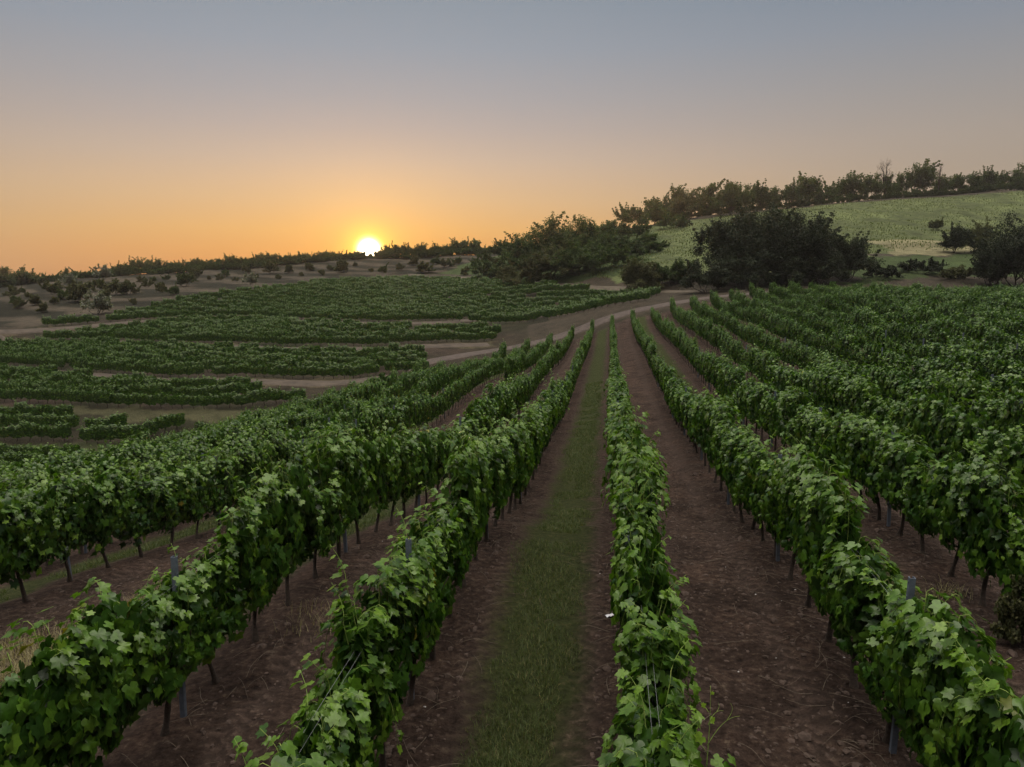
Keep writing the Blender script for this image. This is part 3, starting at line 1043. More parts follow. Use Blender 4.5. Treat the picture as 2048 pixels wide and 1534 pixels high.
def instancer(objs):
    j = ng.nodes.new('GeometryNodeJoinGeometry')
    for o in objs:
        oi = ng.nodes.new('GeometryNodeObjectInfo')
        oi.transform_space = 'ORIGINAL'
        oi.inputs['Object'].default_value = o
        oi.inputs['As Instance'].default_value = True
        ng.links.new(oi.outputs['Geometry'], j.inputs[0])
    ip = ng.nodes.new('GeometryNodeInstanceOnPoints')
    ng.links.new(gi.outputs[0], ip.inputs['Points'])
    ng.links.new(j.outputs[0], ip.inputs['Instance'])
    ip.inputs['Pick Instance'].default_value = True
    ng.links.new(attr_node('pick', 'INT'), ip.inputs['Instance Index'])
    cx = ng.nodes.new('ShaderNodeCombineXYZ')
    ng.links.new(attr_node('turn', 'FLOAT'), cx.inputs[2])
    er = ng.nodes.new('FunctionNodeEulerToRotation')
    ng.links.new(cx.outputs[0], er.inputs[0])
    ng.links.new(er.outputs[0], ip.inputs['Rotation'])
    cs = ng.nodes.new('ShaderNodeCombineXYZ')
    cs.inputs[0].default_value = 1.05
    gw = ng.nodes.new('ShaderNodeMath')
    gw.operation = 'MULTIPLY'
    gw.inputs[1].default_value = 0.72
    ng.links.new(attr_node('grow', 'FLOAT'), gw.inputs[0])
    ng.links.new(gw.outputs[0], cs.inputs[1])
    ng.links.new(attr_node('grow', 'FLOAT'), cs.inputs[2])
    ng.links.new(cs.outputs[0], ip.inputs['Scale'])
    return ip.outputs[0]


jn = ng.nodes.new('GeometryNodeJoinGeometry')
ng.links.new(instancer(list(src_fol.values())), jn.inputs[0])
ng.links.new(instancer(list(src_trk.values())[:5]), jn.inputs[0])
ng.links.new(jn.outputs[0], go.inputs[0])
md_ = dv.modifiers.new('vine_rows', 'NODES')
md_.node_group = ng

# ------------------------------------------------------------------ trellis posts and wires
def post_mesh():
    mb = MB()
    # open C-section steel profile with hooked edges
    for c, s_ in (((0, 0.024, 0.9), (0.055, 0.005, 2.0)), ((-0.026, 0, 0.9), (0.0045, 0.046, 2.0)), ((0.026, 0, 0.9), (0.0045, 0.046, 2.0)),
                  ((-0.017, -0.021, 0.9), (0.013, 0.004, 2.0)), ((0.017, -0.021, 0.9), (0.013, 0.004, 2.0))):
        mb.box(c, s_)
    for z in np.arange(0.5, 1.85, 0.15):
        for sx in (-1, 1):
            mb.box((sx * 0.0305, 0, z), (0.006, 0.014, 0.02))
    return mb.mesh('trellis_post', [M_POST], False)


PM = post_mesh()
posts = {}
pr = random.Random(9)
OFFS = {1: 4.35, -1: 4.6, -2: 4.2, -4: 3.6, 2: 6.5, 0: 5.0}
post_spots = []
for k in range(-6, 9):
    u = U0 + S_ROW * k
    v = 3.0 + (OFFS.get(k, (k * 1.7) % 5.25))
    while True:
        X, Y = u * NROW[0] + v * DROW[0], u * NROW[1] + v * DROW[1]
        if Y > 46 or Y > row_end(k):
            break
        if k == -3 and Y < 53:
            v += 5.25
            continue
        z = gz1(X, Y)
        px, py, dep = project(np.array([X]), np.array([Y]), np.array([z + 1.4]))
        if 0 < px[0] < 2048 and py[0] < 1534 and Y > 3:
            post_spots.append((k, X, Y, z))
        v += 5.25
pc = {}
for k, X, Y, z in post_spots:
    pc[k] = pc.get(k, 0) + 1
    o = add('trellis_post', PM, None, (X, Y, z), (R(pr.gauss(0, 1.5)), R(pr.gauss(0, 1.5)), ROTZ + R(90)))
    tag(o, f'steel post, {ordinal(pc[k])} from the camera in {ROWNAME.get(k)}', 'trellis post', 'trellis posts in ' + ROWNAME.get(k))
for k in range(-4, 5):
    if k == -3:
        continue
    u = U0 + S_ROW * k
    mb = MB()
    for zz in (0.78, 1.25, 1.55):
        for off in ((0,) if zz < 1 else (-0.03, 0.03)):
            v = np.arange(3.0, 40, 1.3)
            X, Y = (u + off) * NROW[0] + v * DROW[0], (u + off) * NROW[1] + v * DROW[1]
            mb.tube(np.stack([X, Y, gz(X, Y) + zz + 0.02 * np.sin(v * 1.2)], 1), 0.0016, 4)
    tag(add('trellis_wire', mb.mesh('trellis_wire', [M_WIRE])), f'thin steel wires strung through the leaves of {ROWNAME[k]}', 'wire', 'trellis wires')

# ------------------------------------------------------------------ trees and shrubs
def wood_and_leaves(seed, h, w, style, leaf=0.2, n_limb=14, per=120, mat_leaf=None):
    """Tapered trunk and limbs with leaf clumps through the crown; returns (wood mesh, leaf mesh or None)."""
    r = np.random.default_rng(seed)
    wd, lf = MB(), MB()
    if style == 'shrub':
        base_z, stems = 0.0, 7
    elif style == 'multi':
        base_z, stems = 0.12 * h, 5
    else:
        base_z, stems = 0.30 * h, 1
    cl = []
    tr = 0.022 * h + 0.03
    roots = []
    for s_i in range(stems):
        a = r.uniform(0, 6.28)
        spread = 0.0 if stems == 1 else r.uniform(0.08, 0.30) * w
        top = np.array([math.cos(a) * spread, math.sin(a) * spread, max(base_z, 0.12 * h) * r.uniform(0.8, 1.2)])
        b = np.linspace(0, 1, 5)[:, None]
        st = np.array([math.cos(a) * spread * 0.15, math.sin(a) * spread * 0.15, -0.2])
        path = st + (top - st) * b + r.normal(0, 0.02 * h, (5, 3)) * np.array([1, 1, 0]) * (b * (1 - b) * 3)
        wd.tube(path, np.linspace(tr, tr * 0.6, 5) / math.sqrt(stems), 6)
        roots.append((top, a))
    for li in range(n_limb):
        top, a0 = roots[li % stems]
        a = r.uniform(0, 6.28) if stems == 1 else a0 + r.normal(0, 1.1)
        el = math.asin(r.uniform(0.0 if style != 'tree' else 0.05, 1.0) ** 0.8)
        lump = r.uniform(0.72, 1.12)
        end = np.array([math.cos(a) * math.cos(el) * w / 2 * lump, math.sin(a) * math.cos(el) * w / 2 * lump, base_z + (h - base_z) * (0.12 + 0.85 * math.sin(el) * lump)])
        b = np.linspace(0, 1, 6)[:, None]
        limb = top + (end - top) * b + np.array([0, 0, 1]) * (0.08 * h * np.sin(b * math.pi)) + r.normal(0, 0.018 * h, (6, 3)) * b
        wd.tube(limb, np.linspace(tr * 0.5, tr * 0.08, 6) / math.sqrt(stems), 5)
        for tw in range(5):
            f = r.uniform(0.35, 1.0)
            i0 = limb[int(f * 5)]
            dv_ = unit(end - top + r.normal(0, 0.6, 3) * np.linalg.norm(end - top))
            dv_[2] = abs(dv_[2]) * 0.9 + 0.1
            L = r.uniform(0.10, 0.22) * h
            twig = i0 + dv_ * L * np.linspace(0, 1, 4)[:, None] + r.normal(0, 0.01 * h, (4, 3))
            wd.tube(twig, np.linspace(tr * 0.10, tr * 0.03, 4), 3)
            cl.append((twig[1:], 0.05 * h))
        cl.append((limb[2:], 0.07 * h))
    if style != 'bare':
        for _ in range(int(n_limb * 2.0)):
            pth = cl[r.integers(0, len(cl))][0]
            st = pth[r.integers(0, len(pth))]
            if st[2] < 0.4 * h:
                continue
            out_ = unit(np.array([st[0], st[1], 0.0]) + 1e-6)
            dv_ = unit(out_ * r.uniform(0.1, 0.9) + np.array([0, 0, r.uniform(0.5, 1.2)]) + r.normal(0, 0.2, 3))
            tw_ = st + dv_ * r.uniform(0.12, 0.32) * h * np.linspace(0, 1, 5)[:, None] + r.normal(0, 0.008 * h, (5, 3))
            wd.tube(tw_, np.linspace(tr * 0.08, tr * 0.02, 5), 3)
            cl.append((tw_[1:], 0.016 * h))
    if style == 'bare':
        for pth, sp in list(cl):
            for j in range(4):
                st = pth[r.integers(0, len(pth))]
                dv_ = unit(r.normal(0, 0.5, 3) + np.array([0, 0, 0.9]))
                wd.tube(st + dv_ * 0.09 * h * np.linspace(0, 1, 3)[:, None] + r.normal(0, 0.006 * h, (3, 3)), [0.02, 0.014, 0.008], 3)
        return wd.mesh('bare_wood', [M_WOOD]), None
    P_, N_, T_, S_ = [], [], [], []
    for pth, sp in cl:
        n = int(per * r.uniform(0.5, 1.4))
        c = pth[r.integers(0, len(pth), n)]
        p = c + r.normal(0, 1, (n, 3)) * sp * np.array([1, 1, 0.65])
        P_.append(p)
        N_.append(r.normal(0, 0.8, (n, 3)) + np.array([0, 0, 0.7]))
        T_.append(r.normal(0, 1, (n, 3)) + (unit(p - np.array([0, 0, base_z])) * 0.8))
        S_.append(leaf * r.uniform(0.6, 1.3, n))
    P_ = np.concatenate(P_)
    P_[:, 2] = np.maximum(P_[:, 2], 0.05 if style == 'shrub' else 0.10 * h)
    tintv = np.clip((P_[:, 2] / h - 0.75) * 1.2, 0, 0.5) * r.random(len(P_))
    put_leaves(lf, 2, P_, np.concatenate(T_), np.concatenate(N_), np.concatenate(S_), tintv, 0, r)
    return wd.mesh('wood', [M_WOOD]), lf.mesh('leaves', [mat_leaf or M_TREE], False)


def plant_tree(name, meshes, X, Y, label, cat, group=None, rz=0.0, sc=1.0, sink=0.05):
    t = bpy.data.objects.new(name, None)
    link(t)
    t.location = (float(X), float(Y), gz1(X, Y) - sink)
    t.rotation_euler = (0, 0, rz)
    t.scale = (sc, sc, sc) if np.isscalar(sc) else sc
    add('trunk' if name.endswith('tree') else 'stems', meshes[0], t)
    if meshes[1] is not None:
        add('crown' if name.endswith('tree') else 'foliage', meshes[1], t)
    tag(t, label, cat, group)
    return t


# unit trees, 1.0 = real size in metres at scale 1
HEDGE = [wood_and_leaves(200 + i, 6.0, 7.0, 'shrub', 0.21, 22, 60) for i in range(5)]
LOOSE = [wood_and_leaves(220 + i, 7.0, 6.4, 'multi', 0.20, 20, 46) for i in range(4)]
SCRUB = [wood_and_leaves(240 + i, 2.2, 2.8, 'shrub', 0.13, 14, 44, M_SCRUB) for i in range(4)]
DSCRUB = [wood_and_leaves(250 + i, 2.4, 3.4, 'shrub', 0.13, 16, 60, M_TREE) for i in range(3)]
BARE = [wood_and_leaves(260 + i, 8.0, 3.6, 'bare', 0.2, 9) for i in range(2)]
GREY = wood_and_leaves(270, 4.0, 5.0, 'shrub', 0.20, 13, 40, M_OLIVE)


def ridge_at(px, tab):
    a = np.array(tab)
    return np.interp(px, a[:, 0], a[:, 1])


tg = random.Random(21)
# skyline of the left ridge: (x, ground y, Y)
GROUND_Y = [(-60, 574), (0, 570), (150, 560), (300, 550), (450, 538), (600, 525), (740, 515), (900, 512), (1000, 507)]
TOP_Y = [(-60, 548), (0, 549), (40, 546), (90, 556), (140, 546), (200, 548), (245, 533), (270, 528), (320, 530), (380, 524), (440, 522), (500, 516), (560, 513), (640, 510), (700, 509),
         (728, 507), (738, 511), (752, 507), (770, 496), (830, 498), (880, 494), (920, 490), (950, 486), (985, 495)]
x = -45.0
while x < 990:
    Yr = 247 + tg.uniform(-5, 4)
    gy, ty = ridge_at(x, GROUND_Y), ridge_at(x, TOP_Y)
    p = pt(x, gy, Yr)
    zg = gz1(p[0], p[1])
    top = pt(x, ty, Yr)[2]
    h = max(top - zg, 1.4) * tg.uniform(0.95, 1.5)
    m = HEDGE[tg.randrange(5)] if tg.random() < 0.75 else LOOSE[tg.randrange(4)]
    b0 = 6.0
    plant_tree('hedgerow_tree', m, p[0], p[1], 'small dark tree in the hedgerow along the low skyline either side of the sun', 'tree',
               'hedgerow trees on the low skyline', tg.uniform(0, 6.28), (max(h / b0, .42) * tg.uniform(.9, 1.3), max(h / b0, .42), h / b0))
    x += max(h, 2.4) * 6.0 * tg.uniform(0.6, 1.0) * 0.75

x = -45.0
while x < 985:
    if not 722 < x < 752:
        p = pt(x, ridge_at(x, GROUND_Y), 244 + tg.uniform(-3, 3))
        plant_tree('hedge_shrub', DSCRUB[tg.randrange(3)], p[0], p[1], 'low dark shrub under the hedgerow trees along the low skyline', 'shrub', 'hedge shrubs on the low skyline',
                   tg.uniform(0, 6.28), (tg.uniform(1.1, 1.9), 1.3, tg.uniform(0.8, 1.15)), 0.3)
    x += tg.uniform(11, 17)

# hedge along the top of the green hill
HG = [(1300, 450), (1380, 437), (1450, 427), (1520, 417), (1600, 412), (1700, 404), (1800, 394), (1900, 388), (2048, 380), (2120, 377)]
HT = [(1300, 408), (1340, 400), (1390, 378), (1440, 370), (1470, 362), (1500, 378), (1530, 362), (1560, 372), (1590, 360), (1640, 366), (1700, 352), (1740, 352), (1790, 362), (1820, 332), (1850, 330), (1890, 352), (1930, 340), (1990, 342), (2048, 330), (2120, 326)]
x = 1312.0
while x < 2100:
    Yr = np.interp(x, [1300, 2048], [243, 272]) + tg.uniform(-1, 5)
    p = pt(x, ridge_at(x, HG), Yr)
    zg = gz1(p[0], p[1])
    h = max(pt(x, ridge_at(x, HT), Yr)[2] - zg, 2.5) * tg.uniform(0.62, 1.25)
    m = LOOSE[tg.randrange(4)] if tg.random() < 0.7 else HEDGE[tg.randrange(5)]
    plant_tree('hedgerow_tree', m, p[0], p[1], 'dark leafy tree in the hedge line along the crest of the green hill', 'tree',
               'hedge trees on the green hill', tg.uniform(0, 6.28), (h / 6.6, h / 6.6, h / 6.3))
    x += h * 6.0 * tg.uniform(0.45, 0.95)
# low understorey along the same hedge
x = 1330.0
while x < 2100:
    Yr = np.interp(x, [1300, 2048], [242, 270]) - 1.0
    p = pt(x, ridge_at(x, HG), Yr)
    plant_tree('hedge_shrub', DSCRUB[tg.randrange(3)], p[0], p[1], 'low dark shrub at the foot of the hilltop hedge line', 'shrub',
               'hedge shrubs on the green hill', tg.uniform(0, 6.28), tg.uniform(0.8, 1.3), 0.3)
    x += tg.uniform(8, 14)
for px, py, ty, Yr, lab, i in ((1767, 398, 318, 262, 'tall bare leafless tree standing above the hilltop hedge', 0), (1876, 390, 328, 266, 'smaller bare leafless tree in the hilltop hedge beside a leafy tree', 1)):
    p = pt(px, py, Yr)
    h = pt(px, ty, Yr)[2] - gz1(p[0], p[1])
    plant_tree('bare_tree', BARE[i], p[0], p[1], lab, 'tree', None, 0.7, (h / 8.0 * 0.85, h / 8.0 * 0.85, h / 7.6))


def tree_at(name, px, base_y, top_y, Yr, width_px, style, label, cat, seed, leaf=0.2, limbs=18, per=45, mat=None, group=None):
    p = pt(px, base_y, Yr)
    zg = gz1(p[0], p[1])
    h = pt(px, top_y, Yr)[2] - zg
    w = width_px * Yr / F_PX
    m = wood_and_leaves(seed, h * 0.93, w, style, leaf * 0.85, int(limbs * 1.4), int(per * 2.1), mat)
    return plant_tree(name, m, p[0], p[1], label, cat, group, 0.0, 1.0)


# group of trees between the sun and the hill
tree_at('tree', 1015, 520, 474, 205, 75, 'multi', 'small rounded tree beside the tall feathery tree, on its sunward side', 'tree', 301, .22, 16, 40)
tree_at('tree', 1090, 545, 424, 170, 105, 'multi', 'tall feathery tree with open spiky crown against the sunset sky', 'tree', 302, .22, 22, 40)
tree_at('tree', 1160, 540, 433, 178, 85, 'multi', 'upright tree with spiky upswept branches next to the tall feathery tree', 'tree', 303, .22, 20, 36)
tree_at('tree', 1203, 530, 436, 182, 62, 'multi', 'narrow tree with ragged top between two larger trees below the hill', 'tree', 304, .22, 16, 36)
tree_at('tree', 1262, 455, 408, 225, 80, 'multi', 'wide flat-topped tree standing apart on the shoulder of the hill', 'tree', 305, .24, 16, 40)
tree_at('tree', 1305, 450, 402, 230, 62, 'multi', 'thin tree on the hill shoulder beside the flat-topped tree', 'tree', 306, .24, 14, 40)
tree_at('tree', 1378, 440, 376, 236, 70, 'multi', 'bright yellow-green tree at the lower end of the hilltop hedge', 'tree', 307, .24, 18, 42, M_SCRUB)
tree_at('tree', 1460, 432, 360, 238, 85, 'multi', 'big round dark tree in the hilltop hedge behind the bushy dark trees', 'tree', 308, .24, 20, 42)
tree_at('shrub', 1235, 535, 462, 165, 125, 'shrub', 'dense dark shrub mass below the hill shoulder', 'shrub', 309, .2, 18, 60)
tree_at('shrub', 1300, 505, 465, 175, 50, 'shrub', 'small round dark bush on the edge of the green meadow', 'shrub', 310, .2, 14, 50)
tree_at('shrub', 1040, 552, 505, 172, 120, 'shrub', 'broad shrub mass at the foot of the tall feathery tree', 'shrub', 311, .2, 18, 60)
tree_at('shrub', 1110, 562, 490, 150, 150, 'shrub', 'wide brownish shrub mass above the pale field track', 'shrub', 312, .18, 18, 60, M_SCRUB)
tree_at('shrub', 1195, 552, 480, 150, 110, 'shrub', 'dark shrub mass between the brownish shrubs and the clipped bush', 'shrub', 313, .18, 16, 60)
tree_at('shrub', 965, 535, 505, 190, 60, 'shrub', 'low dark shrub on the slope right of the sun', 'shrub', 314, .18, 14, 50)
tree_at('bush', 1275, 566, 515, 124, 85, 'shrub', 'rounded pale-topped bush standing by the dirt road', 'bush', 315, .13, 22, 95, M_SCRUB)
tree_at('bush', 1345, 567, 516, 124, 95, 'shrub', 'long rounded bush against the bushy dark trees', 'bush', 316, .13, 22, 95, M_TREE)
tree_at('tree', 1045, 535, 462, 180, 80, 'multi', 'rounded bushy tree between the small sunward tree and the tall feathery tree', 'tree', 351, .22, 18, 44)
tree_at('shrub', 1160, 556, 484, 148, 150, 'shrub', 'dense olive shrub mass in front of the upswept tree', 'shrub', 352, .18, 20, 60)
tree_at('shrub', 1235, 548, 492, 146, 110, 'shrub', 'dark shrub mass directly above the rounded pale-topped bush', 'shrub', 353, .18, 18, 60)
tree_at('shrub', 1050, 562, 520, 150, 120, 'shrub', 'low brown shrub mass above the bend of the field track', 'shrub', 354, .18, 18, 60, M_SCRUB)
tree_at('shrub', 985, 548, 512, 170, 90, 'shrub', 'low dark shrub at the sunward end of the shrub belt', 'shrub', 355, .18, 16, 60)
tree_at('shrub', 1310, 520, 480, 165, 60, 'shrub', 'small dark shrub between the meadow edge and the bushy dark trees', 'shrub', 356, .18, 14, 60)
tree_at('shrub', 1225, 478, 436, 205, 70, 'shrub', 'dark shrub on the hill shoulder below the flat-topped tree', 'shrub', 361, .2, 16, 50)
tree_at('shrub', 1285, 472, 446, 205, 60, 'shrub', 'low shrub on the hill shoulder below the thin tree', 'shrub', 362, .2, 14, 50)
tree_at('shrub', 1345, 462, 425, 212, 70, 'shrub', 'dark shrub joining the hilltop hedge to the bushy dark trees', 'shrub', 363, .2, 14, 50)
# big dark clump at the edge of the field
tree_at('tree', 1445, 572, 425, 119, 130, 'multi', 'dark bushy tree with feathery outline on the clump edge near the rounded bush', 'tree', 321, .17, 28, 70, M_DARK)
tree_at('tree', 1530, 574, 404, 116, 165, 'multi', 'tallest and widest dark bushy tree in the clump beside the field', 'tree', 322, .17, 34, 80, M_DARK)
tree_at('tree', 1610, 574, 412, 115, 110, 'multi', 'dark bushy tree in the clump with crown reaching the green meadow', 'tree', 323, .17, 26, 70, M_DARK)
tree_at('tree', 1690, 575, 462, 114, 95, 'multi', 'shorter rounded dark tree at the meadow end of the clump, thin trunks showing', 'tree', 324, .15, 22, 60, M_DARK)
for i, (px, ty, w) in enumerate(((1415, 512, 100), (1490, 500, 120), (1570, 505, 120), (1650, 512, 110))):
    tree_at('thicket_shrub', px, 576, ty, 111 + i * 0.6, w, 'shrub', 'dark shrub in the thicket below the bushy dark trees', 'shrub', 330 + i, .14, 16, 75, M_DARK, 'shrubs below the dark trees')
# right edge
tree_at('tree', 2040, 580, 425, 108, 170, 'multi', 'big dark bushy tree at the edge of the field below the meadow', 'tree', 341, .16, 28, 75, M_DARK)
tree_at('tree', 1985, 578, 490, 110, 80, 'multi', 'lower dark bush tree leaning against the big dark tree by the field', 'tree', 342, .15, 20, 60, M_DARK)
tree_at('tree', 1907, 502, 449, 139, 46, 'multi', 'small black round-crowned tree with slanting trunk on the pale grass', 'tree', 343, .14, 16, 60, M_DARK)
tree_at('tree', 1955, 504, 444, 139, 62, 'multi', 'small olive-green tree with several trunks beside the black round tree', 'tree', 344, .14, 18, 55, M_SCRUB)
tree_at('shrub', 1873, 465, 437, 185, 32, 'shrub', 'lone small brownish shrub in the green meadow', 'shrub', 345, .16, 12, 50, M_SCRUB)
tree_at('shrub', 1840, 556, 515, 120, 100, 'shrub', 'sprawling dark grey-green shrub behind the vineyard edge', 'shrub', 346, .14, 18, 70, M_DARK)
tree_at('shrub', 1760, 560, 528, 116, 90, 'shrub', 'low dark scrub between the clump and the sprawling shrub', 'shrub', 347, .14, 16, 60, M_DARK)
tree_at('shrub', 1925, 562, 530, 114, 90, 'shrub', 'low brown-green scrub between the sprawling shrub and the big dark tree', 'shrub', 348, .14, 16, 60, M_SCRUB)
# scattered scrub on the terraced hillside
sc_r = random.Random(31)
spots = [(30, 592), (45, 586), (60, 595), (110, 585), (108, 592), (140, 586), (175, 585), (190, 572), (225, 592), (250, 570), (280, 565), (305, 562), (330, 558), (345, 590), (365, 575), (380, 565),
         (395, 555), (420, 558), (440, 560), (455, 552), (470, 565), (490, 545), (510, 556), (540, 548), (560, 560), (575, 545), (600, 552), (620, 540), (640, 550), (660, 538), (690, 545), (710, 535),
         (800, 540), (830, 532), (860, 545), (890, 535), (910, 528), (935, 542), (30, 610), (70, 612), (110, 608), (40, 618), (90, 625), (125, 600), (215, 600), (260, 590), (300, 578), (320, 585), (270, 607), (160, 606),
         (870, 530), (845, 548), (925, 553), (770, 548), (740, 545), (985, 552), (960, 560), (1000, 540)]
for px, py in spots:
    p = hit(px + sc_r.uniform(-4, 4), py)
    big_ = sc_r.random() < 0.35
    m = DSCRUB[sc_r.randrange(3)] if sc_r.random() < 0.25 else SCRUB[sc_r.randrange(4)]
    plant_tree('scrub_bush', m, p[0], p[1], 'small scrub bush scattered over the abandoned hillside terraces', 'bush', 'scrub on the hillside', sc_r.uniform(0, 6.28),
               sc_r.uniform(1.0, 1.7) if big_ else sc_r.uniform(0.5, 0.95))
for px, py, sc_, lab in ((137, 574, 0.95, 'pale grey round shrub below the low skyline hedgerow'), (205, 560, 1.1, 'pale grey shrub merging into the skyline hedgerow'),
                         (195, 628, 0.95, 'pale grey-green shrub at the upper edge of the top vine terrace'), (500, 572, 0.7, 'pale pinkish-grey shrub above the top vine terrace')):
    p = hit(px, py)
    plant_tree('grey_shrub', GREY, p[0], p[1], lab, 'shrub', None, sc_, sc_)

# ------------------------------------------------------------------ grass, weeds, twigs, stones
def blades(X, Y, hgt, wid, tintv, r, lean=0.5):
    n = len(X)
    a = r.uniform(0, 6.28, n)
    z = gz(X, Y)
    ca_, sa = np.cos(a), np.sin(a)
    p = np.stack([X, Y, z - 0.01], 1)
    side = np.stack([-sa, ca_, np.zeros(n)], 1) * wid[:, None]
    d = np.stack([ca_, sa, np.zeros(n)], 1) * (hgt * r.uniform(0.1, lean + 0.3, n))[:, None]
    upv = np.array([0, 0, 1.0]) * hgt[:, None]
    v = np.stack([p - side, p + side, p + d * 0.35 + upv * 0.6 + side * 0.7, p + d * 0.35 + upv * 0.6 - side * 0.7, p + d + upv], 1)
    b = (np.arange(n) * 5)[:, None]
    return v.reshape(-1, 3), b + np.array([[0, 1, 2, 3]]), b + np.array([[3, 2, 4]]), np.repeat(tintv, 5)


gr = np.random.default_rng(77)
mbg = MB()
for lane_i, dens in ((-1, 900), (1, 500), (-3, 420), (-5, 380), (3, 260)):
    uc = U0 + S_ROW * (lane_i + 0.5)
    area_n = int(dens * 40)
    v = 3.0 + 47 * gr.random(area_n * 2) ** 1.8
    u = uc + gr.normal(0, 0.33, len(v)) + 0.12 * np.sin(v * 0.9)
    X, Y = u * NROW[0] + v * DROW[0], u * NROW[1] + v * DROW[1]
    pat = fbm(X, Y, 0.8, 3)
    edge = np.abs(u - uc)
    ok = (edge < 0.5 + 1.1 * (pat - 0.5)) & (pat > 0.36) & (Y > 3)
    px, py, dep = project(X, Y, gz(X, Y))
    ok &= (px > -80) & (px < 2130) & (py < 1600)
    X, Y = X[ok], Y[ok]
    n = len(X)
    far_k = 1 + np.clip((Y - 10) / 18, 0, 2)
    bv, q4, t3, tt = blades(X, Y, gr.uniform(0.035, 0.085, n) * (1.3 if lane_i != -1 else 1), gr.uniform(0.0025, 0.0045, n) * far_k, np.where(gr.random(n) < 0.10, gr.uniform(.4, 1, n), 0), gr, 0.9)
    mbg.put(bv, [q4, t3], 0, tt)
tag(add('grass', mbg.mesh('grass', [M_GRASS])), 'short green grass growing in strips between the vine rows', 'grass', kind='stuff')

M_STRAW = leaf_material('dry_grass', (0.16, 0.13, 0.075), (0.24, 0.20, 0.11), (0.32, 0.27, 0.15), (0.36, 0.31, 0.18), trans=0.2, rough=0.7, spec=0.2)
mbd = MB()
for cx_, cy_, n, rad in [(*hit(60, 1345)[:2], 1400, .75), (*hit(20, 1300)[:2], 900, .6), (*hit(330, 1210)[:2], 900, .7), (*hit(150, 1290)[:2], 700, .6), (*hit(1890, 1190)[:2], 120, .3), (*hit(640, 1235)[:2], 160, .5), (*hit(110, 1400)[:2], 800, .6)]:
    X, Y = cx_ + gr.normal(0, rad * .55, n), cy_ + gr.normal(0, rad * .55, n)
    bv, q4, t3, tt = blades(X, Y, gr.uniform(0.06, 0.22, n), gr.uniform(0.002, 0.004, n), gr.uniform(0, 1, n), gr, 0.8)
    mbd.put(bv, [q4, t3], 0, tt)
tag(add('dry_grass', mbd.mesh('dry_grass', [M_STRAW])), 'tufts of dry straw-coloured grass on the wide double lane', 'grass', kind='stuff')

M_TUFT = leaf_material('meadow_grass', (0.055, 0.075, 0.028), (0.085, 0.108, 0.040), (0.115, 0.135, 0.055), (0.14, 0.145, 0.065), trans=0.3, rough=0.7, spec=0.2)
mbm = MB()
n = 60000
X, Y = gr.uniform(15, 215, n), gr.uniform(118, 275, n)
ok = in_poly(X, Y, MEADOW)
ok &= fbm(X, Y, 5.0, 4) > gr.uniform(0.35, 0.62, n)
X, Y = X[ok], Y[ok]
n = len(X)
bv, q4, t3, tt = blades(X, Y, gr.uniform(0.18, 0.5, n), gr.uniform(0.05, 0.12, n), gr.uniform(0, 1, n) ** 2, gr, 0.6)
mbm.put(bv, [q4, t3], 0, tt)
tag(add('meadow_grass', mbm.mesh('meadow_grass', [M_TUFT])), 'tufts of tall grass over the green hillside meadow', 'grass', kind='stuff')

M_TWIG = noisy_material('cane_twig', (0.09, 0.068, 0.052), (0.19, 0.15, 0.115), 20, 0.9, 0.3)
mbt = MB()
for i in range(1500):
    lane_i = gr.choice([-4, -2, -2, -1, -1, 0, 0, 0, 1, 1])
    off = gr.choice([-1, 1]) * gr.uniform(0.30, 0.5) if gr.random() < 0.75 else gr.uniform(-.5, .5)
    u = U0 + S_ROW * (lane_i + 0.5 + off)
    v = 4 + 26 * gr.random() ** 1.5
    X, Y = u * NROW[0] + v * DROW[0], u * NROW[1] + v * DROW[1]
    a = gr.uniform(0, 6.28)
    L = gr.uniform(0.08, 0.5)
    b = np.linspace(0, 1, 6)
    xx = X + L * b * math.cos(a) + 0.05 * L * np.sin(b * gr.uniform(2, 5)) * -math.sin(a)
    yy = Y + L * b * math.sin(a) + 0.05 * L * np.sin(b * gr.uniform(2, 5)) * math.cos(a)
    mbt.tube(np.stack([xx, yy, gz(xx, yy) + gr.uniform(0.004, 0.05) * np.sin(b * 3.1) + 0.006], 1), np.linspace(1, 0.6, 6) * gr.uniform(0.0018, 0.0042), 4)
tag(add('cut_canes', mbt.mesh('cut_canes', [M_TWIG])), 'thin dry cane cuttings lying on the bare soil below the vines', 'twigs', kind='stuff')


